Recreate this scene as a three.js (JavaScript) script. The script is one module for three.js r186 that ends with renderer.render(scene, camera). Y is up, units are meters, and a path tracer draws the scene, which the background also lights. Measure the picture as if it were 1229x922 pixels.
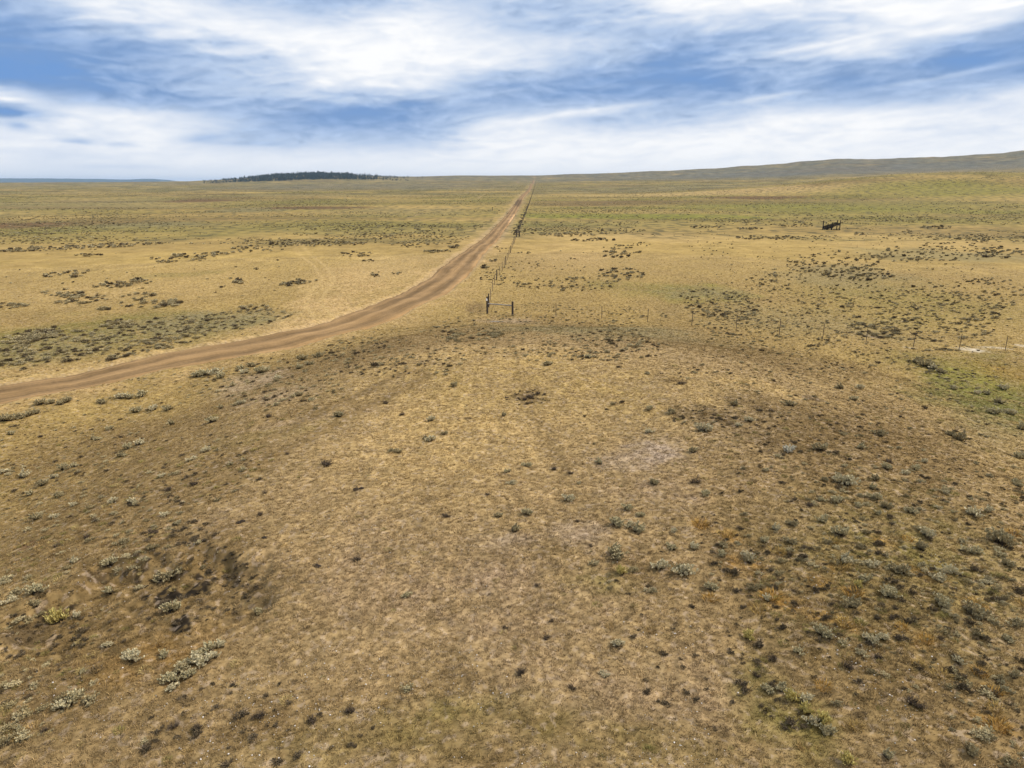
import * as THREE from 'three';
import { mergeGeometries } from 'three/addons/utils/BufferGeometryUtils.js';

// ------------------------------------------------------------------ camera, sky, sun, exposure
const PW = 1229, PH = 922, F = 815, EYE = 12.5, PITCH = THREE.MathUtils.degToRad(16.4);
const T0 = Date.now(), scene = new THREE.Scene();
const camera = new THREE.PerspectiveCamera(2 * Math.atan(PH / 2 / F) * 180 / Math.PI, 1024 / 768, 0.1, 60000);
camera.position.set(0, EYE, 0);
camera.rotation.x = -PITCH;
const renderer = new THREE.WebGLRenderer({ antialias: true });
renderer.toneMapping = THREE.LinearToneMapping;
renderer.toneMappingExposure = 1.08;
renderer.shadowMap.enabled = true;
const sun = new THREE.DirectionalLight(new THREE.Color(1, 0.92, 0.82), 4.15);
sun.position.set(70, 74, -34);
sun.target.position.set(0, 0, -30);
sun.castShadow = true;
sun.shadow.radius = 4;
sun.shadow.mapSize.set(4096, 4096);
Object.assign(sun.shadow.camera, { left: -90, right: 90, top: 90, bottom: -90, near: 1, far: 400 });
scene.add(sun, sun.target);

// ------------------------------------------------------------------ seeded helpers
function rng(seed) { let a = seed >>> 0; return () => { a = (a + 0x6d2b79f5) | 0; let t = Math.imul(a ^ (a >>> 15), 1 | a); t = (t + Math.imul(t ^ (t >>> 7), 61 | t)) ^ t; return ((t ^ (t >>> 14)) >>> 0) / 4294967296; }; }
const PERM = new Uint8Array(512), GX = new Float32Array(256), GY = new Float32Array(256);
{ const r = rng(77), p = Array.from({ length: 256 }, (_, i) => i); for (let i = 255; i > 0; i--) { const j = Math.floor(r() * (i + 1)); [p[i], p[j]] = [p[j], p[i]]; } for (let i = 0; i < 512; i++) PERM[i] = p[i & 255]; for (let i = 0; i < 256; i++) { const a = r() * Math.PI * 2; GX[i] = Math.cos(a); GY[i] = Math.sin(a); } }
function noise(x, y) {           // gradient noise, about -1 .. 1
  const xi = Math.floor(x), yi = Math.floor(y), fx = x - xi, fy = y - yi, X = xi & 255, Y = yi & 255;
  const u = fx * fx * fx * (fx * (fx * 6 - 15) + 10), v = fy * fy * fy * (fy * (fy * 6 - 15) + 10);
  const a = PERM[X] + Y, b = PERM[X + 1] + Y;
  const i00 = PERM[a], i01 = PERM[a + 1], i10 = PERM[b], i11 = PERM[b + 1];
  const n00 = GX[i00] * fx + GY[i00] * fy, n10 = GX[i10] * (fx - 1) + GY[i10] * fy;
  const n01 = GX[i01] * fx + GY[i01] * (fy - 1), n11 = GX[i11] * (fx - 1) + GY[i11] * (fy - 1);
  const l = n00 + u * (n10 - n00), m = n01 + u * (n11 - n01);
  return (l + v * (m - l)) * 1.5;
}
function fbm(x, y, o) { let s = 0, a = 0.5; for (let i = 0; i < o; i++) { s += a * noise(x, y); x = x * 2.03 + 17.3; y = y * 2.03 - 9.1; a *= 0.5; } return s; }
const clamp = (x, a = 0, b = 1) => (x < a ? a : x > b ? b : x);
const sstep = (a, b, x) => { const t = clamp((x - a) / (b - a)); return t * t * (3 - 2 * t); };
const lerp = (a, b, t) => a + (b - a) * t;
function table(pts, x) { if (x <= pts[0][0]) return pts[0][1]; for (let i = 1; i < pts.length; i++) if (x < pts[i][0]) { const [x0, y0] = pts[i - 1], [x1, y1] = pts[i]; const t = (x - x0) / (x1 - x0); return lerp(y0, y1, t * t * (3 - 2 * t)); } return pts[pts.length - 1][1]; }

// ------------------------------------------------------------------ sky: broken high cloud over blue
{
  const W = 4096, Hh = 2048, data = new Float32Array(W * Hh * 4);
  const cols = 13, rowsY = [0, 20, 40, 60, 80, 100, 120, 135, 150, 170, 190, 215];
  const G = [
    [.55, .75, .60, .42, .42, .6, .7, .95, 1, 1, .95, 1, 1],
    [.60, .85, .75, .48, .42, .65, .55, .62, 1, 1, 1, .85, .85],
    [.40, .65, .90, .75, .65, .95, .5, .48, .75, .75, .92, 1, 1],
    [.28, .38, .75, .92, 1, 1, .8, .6, .38, .45, .82, .98, .65],
    [.18, .18, .33, .62, 1, 1, .8, .42, .2, .6, .8, .5, .15],
    [.08, .10, .33, .5, .9, .85, .4, .25, .12, .3, .35, .1, .12],
    [.02, .05, .28, .55, .6, .5, .28, .25, .22, .32, .28, .33, .33],
    [.80, .40, .30, .35, .18, .22, .5, .6, .42, .6, .5, .55, .9],
    [.45, .85, .85, .40, .20, .35, .85, .6, .62, .92, .97, .88, .85],
    [.82, .88, .88, .5, .52, .55, .97, .97, 1, 1, .97, .88, .88],
    [.88, .85, .92, .88, .88, .92, 1, 1, 1, 1, 1, 1, 1],
    [.9, .86, .9, .92, .94, .97, 1, 1, 1, 1, 1, 1, 1]];
  const STREAKS = [[38, 152, 42, 5, -.55, .06], [34, 165, 16, 4, -.35, 0], [100, 178, 26, 4, -.35, .03], [155, 180, 22, 3, -.35, .02], [8, 129, 26, 2, .45, 0], [24, 139, 26, 2, .4, .02], [250, 172, 28, 5, -.3, -.12], [310, 176, 60, 3, -.12, .02], [1085, 17, 40, 4, -.3, -.12], [905, 127, 60, 3.5, .25, -.10], [700, 137, 110, 4.5, .25, -.12], [1130, 113, 110, 3.2, .2, -.10], [1180, 52, 40, 2.5, .4, -.05], [960, 75, 60, 3, .3, -.12], [150, 203, 70, 3, -.12, 0], [1000, 165, 200, 2, -.07, -.02]];
  const cub = (a, b, c, d, t) => b + 0.5 * t * (c - a + t * (2 * a - 5 * b + 4 * c - d + t * (3 * (b - c) + d - a)));
  const rowAt = (r, u) => { const i = Math.floor(u), t = u - i, g = G[r], k = (n) => g[clamp(n, 0, cols - 1)]; return cub(k(i - 1), k(i), k(i + 1), k(i + 2), t); };
  const grid = (u, py) => { let r = 0; while (r < rowsY.length - 2 && rowsY[r + 1] < py) r++; const t = clamp((py - rowsY[r]) / (rowsY[r + 1] - rowsY[r])); const n = (q) => rowAt(clamp(q, 0, rowsY.length - 1), u); return cub(n(r - 1), n(r), n(r + 1), n(r + 2), t); };
  const deep = [0.098, 0.240, 0.53], mid = [0.45, 0.565, 0.76], white = [0.93, 0.935, 0.945];
  for (let j = 0; j < Hh; j++) {
    const el = ((j + 0.5) / Hh - 0.5) * Math.PI;                         // row 0 at v = 0: straight down
    for (let i = 0; i < W; i++) {
      const o = (j * W + i) * 4; data[o + 3] = 1;
      if (el < -0.02) { data[o] = .62; data[o + 1] = .68; data[o + 2] = .76; continue; }
      const phi = ((i + 0.5) / W - 0.5) * 2 * Math.PI, X = Math.cos(phi), Z = Math.sin(phi);   // x = cos, z = sin
      const az = Math.atan2(X, -Z), deg = el * 57.29578, ad = az * 57.29578;
      // cloud-sheet coordinates: streaks lie low and stretch as they near the horizon
      const k = 1 / (Math.sin(Math.max(el, 0)) + 0.10), cx = X * k, cz = Z * k;
      const st = noise(ad * 0.11 + deg * 0.12 + 3.1, deg * 0.62 - ad * 0.02 + 9.7), st2 = fbm(ad * 0.21 - deg * 0.2 + 1.7, deg * 1.25 + ad * 0.035 + 4.4, 3), low = el < 0.5, wp = low ? fbm(ad * 0.10 + 5, deg * 0.4 + 2, 3) : 0, fine = low && fbm(ad * 0.30 + deg * .30 + wp * 1.6, deg * 1.7 - ad * 0.13 + wp * 2.2 + 2.2, 5);
      const puff = low && fbm(ad * 0.62 + deg * 0.5 + 8 + wp * 2, deg * 2.8 - ad * 0.22 + fine * 1.5, 6);
      let w = 0.5 + 0.32 * sstep(14, 34, deg) + 0.9 * fbm(cx * 0.55 + 3.3, cz * 0.55 + 7.7, 5) + 0.18 * st2;
      w = lerp(w, 0.9, sstep(8, 1, deg));
      if (az > -0.95 && az < 0.95 && el < 0.42) {
        const wu = ad + st * 1.3 + fine * 1.6, we = deg + st2 * 0.4 + fine * 0.28;
        const u = (614.5 + 849.6 * Math.tan(clamp(wu / 57.29578, -1, 1)) ) / 102.4, py = 221 - 885 * Math.tan(we / 57.29578);
        const inside = sstep(-3.2, -0.4, u) * sstep(15.2, 12.4, u) * sstep(-90, -8, py);
        const g0 = grid(u, clamp(py, 0, 215)), g = g0 + puff * 0.13 * sstep(0.6, 4, deg) * sstep(-.1, .45, g0) * sstep(1.6, .8, g0) + fine * 0.16 * sstep(0.2, 2.5, deg) + st2 * 0.15 * sstep(0.5, 3, deg);
        let e = 0; const u0 = 614.5 + 849.6 * Math.tan(clamp(ad / 57.29578, -1, 1)) + st2 * 10, y0 = 221 - 885 * Math.tan(deg / 57.29578) + fine * 3;
        if (u0 > -120 && u0 < 1350) for (const [sx, sy, rx, ry, am, ti] of STREAKS) { const q = ((u0 - sx) / rx) ** 2 + ((y0 - sy - (u0 - sx) * ti) / ry) ** 2; if (q < 5) e += am * Math.exp(-q * 1.3); }
        w = lerp(w, clamp(g * 0.97, 0, 1.04) + e, inside);
      }
      w = clamp(w, -0.05, 1.12);
      const t = w < 0.5 ? clamp(w * 2) : clamp((w - 0.5) * 2);
      for (let c = 0; c < 3; c++) data[o + c] = w < 0.5 ? lerp(deep[c], mid[c], t) * (1 + 0.14 * fine + 0.10 * puff) : lerp(mid[c], white[c], t) * (1 + 0.35 * Math.max(0, w - 1));
    }
  }
  const tex = new THREE.DataTexture(data, W, Hh, THREE.RGBAFormat, THREE.FloatType);
  tex.mapping = THREE.EquirectangularReflectionMapping; tex.magFilter = THREE.LinearFilter; tex.minFilter = THREE.LinearFilter; tex.needsUpdate = true;
  scene.background = tex; scene.environment = tex;
}
console.log('sky', Date.now() - T0);
scene.fog = new THREE.FogExp2(new THREE.Color(0.52, 0.73, 1.0), 6e-5);

// ------------------------------------------------------------------ terrain height (x across, d ahead of the camera, metres)
const HORIZON = [[-900, 0], [-100, 0], [0, 1.5], [200, 2.5], [300, 4.5], [480, 8], [560, 10], [640, 10.5], [700, 12.5], [800, 15.5], [850, 18], [900, 20.5], [935, 22.5], [960, 25], [1000, 27.5], [1030, 27], [1100, 28.5], [1180, 30.5], [1229, 33], [1400, 36], [2200, 30]];
const RC = 3000;
function hillShape(s) { if (s < 0.1) return 0; if (s > 1) return Math.max(0.55, 1 - 0.5 * (s - 1)); const q = (s - 0.1) / 0.9; return 0.72 * Math.pow(q, 1.35) + 0.28 * sstep(0.84, 1, s); }
function mound(x, d) {
  const t = clamp((d + 20) / 54), sx = -1 + t * 1.2, sd = clamp(d, -20, 29), dx = x - sx, dd = d - sd;
  const q = dx < 0 ? Math.hypot(dx / 25, dd / 37) : Math.hypot(dx / 34, dd / 37);
  return 3.2 * (1 - sstep(0.22, 1.02, q));
}
const fenceX = (d) => -2.5 + 0.036 * (d - 70);
const PIT = { x: 0, d: 0, on: false };
function hgt0(x, d) {
  const r = Math.hypot(x, d), az = Math.atan2(x, d);
  let h = mound(x, d) - 1.2 * sstep(14, 46, x) * (1 - sstep(55, 95, d));
  if (r < 160) { h += 0.10 * noise(x / 3.1, d / 3.1) + 0.30 * noise(x / 10 + 5, d / 10); if (r < 60) h += 0.045 * noise(x / 0.8, d / 0.8) + (r < 30 ? 0.022 * noise(x / 0.27 + 9, d / 0.27) : 0); }
  if (PIT.on && r < 34) { const q = Math.hypot((x - PIT.x) / 3.4, (d - PIT.d) / 2.6) + 0.16 * noise(x * 0.9, d * 0.9) + 0.05 * noise(x * 3, d * 3); if (q < 1) h -= 0.5 * (1 - sstep(0.7, 1.0, q)) + (0.10 * noise(x * 1.7, d * 1.7) + 0.07 * noise(x * 4, d * 4)) * sstep(1, 0.7, q); }
  if (r > 90) {
    const nr = 0.3 + 0.7 * sstep(15, 140, Math.abs(x - fenceX(d) + 4));
    h += sstep(90, 520, r) * nr * 1.7 * fbm(x / 150 + 2.2, d / 80 + 1.1, 3);
    if (r > 260) h += sstep(260, 1300, r) * nr * 5.0 * fbm(x / 620 + 7.1, d / 330 + 3.7, 3);
    if (r > 300) {
      const px = Math.abs(az) < 1.35 ? 614.5 + 849.6 * Math.tan(az) : az > 0 ? 4400 : -3000;
      const p = table(HORIZON, px), E = EYE + RC * p / 885, s = r / RC;
      h += E * hillShape(s) + sstep(0.6, 1, s) * (p > 14 ? (p - 14) * 0.14 : 0) * (noise(az * 34, r / 700) + 0.7 * noise(az * 95, r / 420));
      h += 15 * Math.exp(-(((x - 410) / 190) ** 2) - (((d - 640) / 120) ** 2));                       // low green hill
      if (px > 150 && px < 560) h += 21 * Math.exp(-(((px - 370) / 92) ** 2) - (((r - 2750) / 330) ** 2));  // wooded hill
    }
  }
  return h;
}
// a photo pixel -> the ground point it looks at
const cp = Math.cos(PITCH), sp = Math.sin(PITCH);
function P(px, py) {
  const vx = (px - PW / 2) / F, vy = (PH / 2 - py) / F, dy = vy * cp - sp, dd = vy * sp + cp;
  let t0 = 4, t1 = 4;
  while (t1 < 9000) { if (EYE + dy * t1 < hgt0(vx * t1, dd * t1)) break; t0 = t1; t1 *= 1.012; t1 += 0.05; }
  for (let i = 0; i < 22; i++) { const m = (t0 + t1) / 2; if (EYE + dy * m < hgt0(vx * m, dd * m)) t1 = m; else t0 = m; }
  return { x: vx * t1, d: dd * t1, t: t1 };
}

// ------------------------------------------------------------------ road line
const roadPts = [];
for (const [px, py] of [[-260, 512], [-120, 491], [0, 473], [130, 449.5], [228, 428], [325, 411], [400, 394], [450, 376], [505, 353], [540, 330], [564, 306]]) { const q = P(px, py); roadPts.push(new THREE.Vector3(q.x, 0, q.d)); }
for (const d of [160, 200, 260, 340, 440, 560, 700, 900, 1150, 1450, 1800, 2200, 2600, 3000]) roadPts.push(new THREE.Vector3(fenceX(d) - 7.2 + 1.1 * Math.sin(d / 130), 0, d));
const roadCurve = new THREE.CatmullRomCurve3(roadPts, false, 'centripetal');
const ROAD = []; { const n = 420; let prev = null, s = 0; for (let i = 0; i <= n; i++) { const u = (i / n), q = roadCurve.getPoint(Math.min(1, u)); if (prev) s += Math.hypot(q.x - prev.x, q.z - prev.z); ROAD.push({ x: q.x, d: q.z, s }); prev = q; } }
const ROADBOX = []; for (let i = 0; i < ROAD.length - 1; i += 20) { let a = 1e9, b = -1e9, c = 1e9, e = -1e9; for (let k = i; k <= Math.min(i + 20, ROAD.length - 1); k++) { a = Math.min(a, ROAD[k].x); b = Math.max(b, ROAD[k].x); c = Math.min(c, ROAD[k].d); e = Math.max(e, ROAD[k].d); } ROADBOX.push([a, b, c, e, i]); }
function roadDist(x, d, reach = 30) {     // signed: negative on the left side
  let best = reach * reach, side = 1;
  for (const [a, b, c, e, i] of ROADBOX) {
    if (x < a - reach || x > b + reach || d < c - reach || d > e + reach) continue;
    const end = Math.min(i + 20, ROAD.length - 1);
    for (let k = i; k < end; k++) {
      const A = ROAD[k], B = ROAD[k + 1], ux = B.x - A.x, ud = B.d - A.d, t = clamp(((x - A.x) * ux + (d - A.d) * ud) / (ux * ux + ud * ud)), ex = x - A.x - ux * t, ed = d - A.d - ud * t, q = ex * ex + ed * ed;
      if (q < best) { best = q; side = ux * ed - ud * ex > 0 ? -1 : 1; }
    }
  }
  return side * Math.sqrt(best);
}
{ const q = P(168, 722); PIT.x = q.x; PIT.d = q.d; PIT.on = true; }
const roadW = (d) => lerp(2.65, 1.75, sstep(70, 190, d));
function hgt(x, d) {
  let h = hgt0(x, d);
  const r = Math.hypot(x, d);
  if (r > 34 && r < 3100) {
    const a = Math.abs(roadDist(x, d, 8)), dep = 0.16 + 0.0012 * r;
    if (a < 8) { h -= dep * (1 - sstep(roadW(d) - 0.15, roadW(d) + 0.35, a)); h += (0.06 + 0.05 * noise(x / 2.3, d / 2.3)) * Math.exp(-(((a - roadW(d) - 0.9) / 0.55) ** 2)) * (r < 400 ? 1 : 0); }
  }
  return h;
}

// ------------------------------------------------------------------ ground colours (linear base colours)
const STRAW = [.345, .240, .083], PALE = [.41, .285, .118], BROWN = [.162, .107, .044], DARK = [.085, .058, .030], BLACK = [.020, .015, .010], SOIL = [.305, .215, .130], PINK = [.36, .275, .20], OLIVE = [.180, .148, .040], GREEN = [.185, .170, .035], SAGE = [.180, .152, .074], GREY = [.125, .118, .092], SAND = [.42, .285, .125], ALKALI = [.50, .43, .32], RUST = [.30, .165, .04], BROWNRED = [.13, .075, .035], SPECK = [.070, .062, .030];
const BLOBS = [];
function blob(px, py, rx, ry, col, a, soft = 0.5, warp = 0.35, wl = 0.6, bare = 0) {
  const c = P(px, py), n = P(px, py + ry), f = P(px, Math.max(py - ry, 222 - table(HORIZON, px) + 1.5));
  const lat = rx / F * c.t, rad = Math.max(Math.hypot(n.x - f.x, n.d - f.d) / 2, 0.05), l = Math.hypot(c.x, c.d);
  const cd = { x: (n.x + f.x) / 2, d: (n.d + f.d) / 2 };
  BLOBS.push({ x: cd.x, d: cd.d, ux: cd.x / l, ud: cd.d / l, lat, rad, col, a, soft, warp, wl: wl * Math.min(lat, rad), bare, reach: Math.max(lat, rad) * 1.7 });
}
// the steppe beyond
blob(60, 245, 260, 7, SAGE, .5, .8); blob(25, 271, 66, 3.8, BROWNRED, .95, .5, .5); blob(120, 268, 90, 2.4, BROWN, .6, .7); blob(235, 241, 50, 2, BROWNRED, .95, .5); blob(270, 238, 60, 1.6, BROWN, .7, .6); blob(300, 252, 60, 3, SAGE, .7);
blob(385, 249.5, 76, 1.9, BROWNRED, .95, .5); blob(330, 246, 40, 1.2, BROWN, .6); blob(420, 245, 40, 1, BROWN, .6); blob(340, 238, 60, 1.2, BROWN, .5); blob(180, 270, 80, 3.5, SAGE, .6); blob(60, 262, 60, 4, STRAW, .6);
blob(150, 283, 200, 9, OLIVE, .45, .8); blob(400, 272, 160, 12, OLIVE, .4, .8); blob(480, 255, 110, 6, SAGE, .5, .8); blob(430, 225, 260, 6, GREY, .5, .8);
blob(820, 243, 210, 2.6, BROWN, .95, .5); blob(905, 237.5, 66, 2.2, BROWNRED, .95, .5); blob(700, 246, 70, 2, BROWN, .7, .6); blob(860, 232, 230, 3, PALE, .75, .6); blob(800, 226, 200, 3, SAGE, .6, .7);  // thin dark strips here paint gully and hill shadow into the ground colour
blob(760, 260, 180, 3.8, GREEN, 1, .5); blob(980, 250, 240, 9, GREEN, .75, .8); blob(760, 254, 150, 3, STRAW, .5, .7); blob(300, 258, 300, 3, STRAW, .5, .7); blob(150, 232, 200, 2.5, STRAW, .5, .7); blob(450, 236, 160, 2, STRAW, .4, .7); blob(1130, 226, 140, 12, GREEN, .7, .8); blob(1160, 213, 100, 4, STRAW, .4); blob(1100, 246, 180, 5, OLIVE, .4);
blob(930, 208, 330, 6, GREY, .6, .8); blob(1100, 198, 220, 9, GREY, .75, .8, .5); blob(990, 203, 90, 3, BROWN, .35, .6); blob(1150, 205, 120, 3, STRAW, .3, .7); blob(1090, 194, 120, 2, BROWN, .5, .6, .7);
// meadows either side of the road
blob(230, 330, 330, 34, STRAW, .6, .8); blob(160, 350, 220, 18, PALE, .35, .9); blob(430, 340, 70, 26, SAND, .7, .8); blob(350, 388, 60, 12, SAND, .85, .7); blob(388, 368, 46, 14, SAND, .85, .6); blob(375, 345, 24, 12, PALE, .5, .7); blob(470, 320, 60, 20, PALE, .5, .8);
blob(130, 404, 225, 30, OLIVE, .75, .5, .4, .4); blob(240, 388, 110, 15, SAGE, .7, .5); blob(60, 420, 120, 18, SAGE, .5, .7); blob(110, 446, 150, 6, STRAW, .7, .6); blob(220, 330, 60, 3, OLIVE, .4); 
blob(880, 315, 320, 42, STRAW, .55, .9); blob(1120, 295, 160, 22, PALE, .35, .9); blob(690, 310, 90, 25, SAND, .4, .9); blob(760, 285, 150, 6, PALE, .5, .8);
blob(825, 352, 85, 13, GREEN, .5, .6, .5); blob(840, 352, 60, 9, SAGE, .6, .6, .5); blob(745, 343, 60, 8, OLIVE, .5, .6); blob(1010, 335, 90, 18, SAGE, .55, .6, .5); blob(1130, 308, 120, 9, SAGE, .6, .6, .5); blob(1090, 370, 160, 32, OLIVE, .5, .8); blob(960, 385, 150, 18, SAGE, .4, .8); blob(1180, 392, 70, 12, STRAW, .4, .8);
blob(1190, 470, 84, 46, [.125, .118, .03], .9, .5, .3); blob(1130, 440, 90, 18, OLIVE, .6, .8); blob(1200, 448, 60, 18, RUST, .4, .8); blob(1160, 455, 50, 22, GREEN, .5, .7);
blob(1166, 420, 17, 3, ALKALI, .85, .7, .8, .5, 1); blob(1195, 417.5, 18, 1.2, ALKALI, .6, .4, .6, .6, 1); blob(1226, 415, 8, 1.5, ALKALI, .6, .4, .5, .6, 1); blob(1092, 417.5, 8, 0.9, ALKALI, .4, .4, .6, .6, 1); blob(1086, 386, 4, 1, ALKALI, .4, .4, .6, .6, 1); blob(1040, 403, 16, 1.2, PINK, .6, .5);
// round the brace and along the foot of the hill
blob(572, 370, 17, 9, BROWN, .75, .7, .4, .5, .5); blob(610, 385, 40, 4, PINK, .5, .7); blob(660, 384, 70, 10, BROWN, .4, .8); blob(560, 398, 90, 10, BROWN, .45, .8); blob(720, 398, 190, 8, SAGE, .65, .7); blob(860, 415, 110, 12, BROWN, .45, .8); blob(470, 425, 70, 22, BROWN, .6, .8); blob(385, 440, 90, 18, BROWN, .5, .8); blob(300, 460, 50, 12, PINK, .55, .7); blob(330, 476, 60, 10, PINK, .35, .8);
// the hill
blob(600, 440, 210, 30, PALE, .55, .8); blob(640, 480, 330, 60, STRAW, .5, .9); blob(160, 490, 150, 28, STRAW, .5, .8); blob(90, 540, 150, 40, BROWN, .55, .8); blob(330, 520, 120, 12, OLIVE, .25, .9); blob(240, 510, 110, 20, BROWN, .35, .9); blob(400, 490, 90, 9, BROWN, .45, .7, .5); blob(300, 550, 60, 8, BROWN, .4, .8); blob(390, 500, 120, 4, SOIL, .5, .8);
blob(632, 477, 24, 9, DARK, .75, .6, .6, .5, .6); blob(806, 457, 20, 3.5, BROWN, .8, .6, .5); blob(900, 460, 80, 7, PALE, .6, .8); blob(980, 480, 80, 8, PALE, .4, .8); blob(976, 478, 15, 3, DARK, .95, .3, .3, .5, 1); blob(930, 436, 110, 14, BROWN, .5, .8); blob(1040, 450, 80, 14, BROWN, .35, .9);
blob(845, 500, 44, 11, DARK, .6, .7, .6, .5, .4); blob(950, 512, 120, 30, DARK, .6, .8, .6); blob(925, 530, 36, 10, DARK, .4, .8, .6); blob(880, 620, 60, 40, BROWN, .45, .9, .5); blob(1030, 640, 290, 180, BROWN, .85, .9); blob(1080, 740, 220, 160, OLIVE, .5, .9); blob(1080, 800, 220, 140, BROWN, .5, .9); blob(900, 720, 90, 120, BROWN, .35, .9); blob(620, 890, 620, 60, BROWN, .5, .9); blob(150, 600, 200, 70, BROWN, .55, .9); blob(60, 680, 140, 70, BROWN, .5, .9); blob(140, 850, 240, 80, BROWN, .55, .9); blob(1100, 850, 220, 90, BROWN, .45, .9); blob(520, 590, 200, 120, PALE, .35, .9); blob(470, 700, 130, 100, SOIL, .35, .9); blob(560, 520, 190, 60, PALE, .4, .9); blob(620, 760, 130, 90, SOIL, .35, .9); blob(1120, 540, 130, 50, BROWN, .3, .9); blob(1190, 520, 60, 30, SAGE, .35, .9);
blob(785, 545, 42, 20, PINK, .75, .7, .5); blob(735, 555, 30, 12, PINK, .5, .8); blob(790, 590, 60, 20, SOIL, .55, .8, .5); blob(690, 640, 40, 18, PINK, .55, .8, .5); blob(600, 690, 60, 30, SOIL, .55, .9); blob(610, 650, 50, 14, PINK, .4, .9); blob(730, 840, 90, 40, SOIL, .4, .9); blob(850, 830, 60, 60, SOIL, .35, .9); blob(250, 640, 60, 26, SOIL, .3, .9);
blob(660, 660, 45, 14, BROWN, .55, .8, .6); blob(780, 690, 70, 26, BROWN, .45, .8, .5); blob(720, 700, 50, 18, OLIVE, .35, .8, .5); blob(540, 820, 60, 26, BROWN, .55, .8, .6); blob(560, 845, 70, 18, OLIVE, .25, .8, .6); blob(650, 870, 60, 20, BROWN, .6, .8, .6); blob(460, 890, 240, 50, OLIVE, .25, .9); blob(740, 890, 180, 40, OLIVE, .22, .9); blob(960, 880, 60, 50, OLIVE, .5, .9); blob(905, 830, 40, 60, OLIVE, .45, .9); blob(260, 880, 220, 50, BROWN, .35, .9);
for (const [x, y, rx, ry] of [[893, 680, 26, 14], [985, 700, 18, 10], [927, 718, 22, 10], [1003, 680, 14, 8], [1015, 750, 26, 9], [840, 630, 16, 9], [872, 642, 18, 9], [1110, 770, 18, 12], [1060, 650, 16, 7], [1172, 725, 18, 9], [1195, 870, 30, 14], [960, 730, 40, 14], [1110, 690, 26, 8]]) blob(x, y, rx, ry, RUST, .5, .8, .7, .4);
// the eroded hollow on the left with its dark bare spots
blob(165, 725, 150, 84, BROWN, .7, .5, .5); blob(80, 760, 90, 50, BROWN, .4, .9); blob(180, 800, 110, 40, RUST, .25, .9); blob(250, 690, 60, 50, BROWN, .5, .8);
const Z = (x, y, ox, oy) => [ox + x / 2.926, oy + y / 2.926];
for (const [x, y, rx, ry, c, a] of [[582, 325, 43, 35, BLACK, .97], [700, 292, 41, 22, BLACK, .97], [648, 318, 40, 11, BLACK, .97], [510, 324, 20, 9, BLACK, .95], [637, 418, 34, 32, BLACK, .98], [697, 250, 16, 14, BLACK, .95], [753, 260, 13, 11, BLACK, .95], [725, 305, 14, 14, BLACK, .9], [155, 385, 36, 20, DARK, .9], [250, 360, 22, 11, BLACK, .9], [335, 250, 44, 24, DARK, .85], [490, 230, 30, 22, DARK, .9], [830, 217, 20, 11, DARK, .95], [95, 143, 26, 11, BROWNRED, .8], [75, 470, 60, 46, DARK, .75], [130, 430, 60, 30, DARK, .6], [640, 85, 14, 7, BLACK, .85], [665, 100, 14, 7, BLACK, .85], [690, 110, 14, 7, BLACK, .85], [716, 122, 16, 7, BLACK, .9], [738, 136, 14, 6, BLACK, .8], [766, 156, 16, 8, DARK, .9], [800, 172, 16, 9, DARK, .9], [850, 245, 30, 16, DARK, .6], [900, 300, 30, 30, DARK, .5], [810, 390, 40, 30, DARK, .5], [920, 420, 26, 20, DARK, .5], [640, 490, 50, 14, DARK, .5], [520, 850, 60, 16, DARK, .7], [400, 820, 40, 14, DARK, .6], [600, 770, 50, 22, DARK, .5], [150, 700, 60, 20, BROWN, .6]]) { const q = Z(x, y, 0, 607); blob(q[0], q[1], rx / 2.926, ry / 2.926, c, a, c === BLACK ? .16 : .3, c === BLACK ? .5 : .7, .9, c === BLACK ? 1 : .6); }
// two-track running off into the left meadow, and old ruts over the hill top
const TRACKS = [[[[392, 386], [376, 366], [384, 348], [394, 336], [386, 322], [368, 308], [360, 298], [366, 288]], 0.85, 0.26, PALE, .6], [[[648, 560], [630, 520], [616, 480], [606, 445], [602, 420]], 0.8, 0.26, BROWN, .28], [[[780, 640], [700, 560], [660, 500], [640, 455]], 0.8, 0.3, BROWN, .28], [[[210, 600], [330, 535], [420, 488], [490, 452]], 0.8, 0.42, BROWN, .75]].map(([pts, half, wid, col, a]) => ({ pts: pts.map(([x, y]) => P(x, y)), half, wid, col, a }));
for (const t of TRACKS) { t.box = [Math.min(...t.pts.map((p) => p.x)) - 3, Math.max(...t.pts.map((p) => p.x)) + 3, Math.min(...t.pts.map((p) => p.d)) - 3, Math.max(...t.pts.map((p) => p.d)) + 3]; }
const segDist = (pts, x, d) => { let b = 1e9; for (let k = 0; k < pts.length - 1; k++) { const A = pts[k], B = pts[k + 1], ux = B.x - A.x, ud = B.d - A.d, t = clamp(((x - A.x) * ux + (d - A.d) * ud) / (ux * ux + ud * ud)); b = Math.min(b, Math.hypot(x - A.x - ux * t, d - A.d - ud * t)); } return b; };

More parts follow.
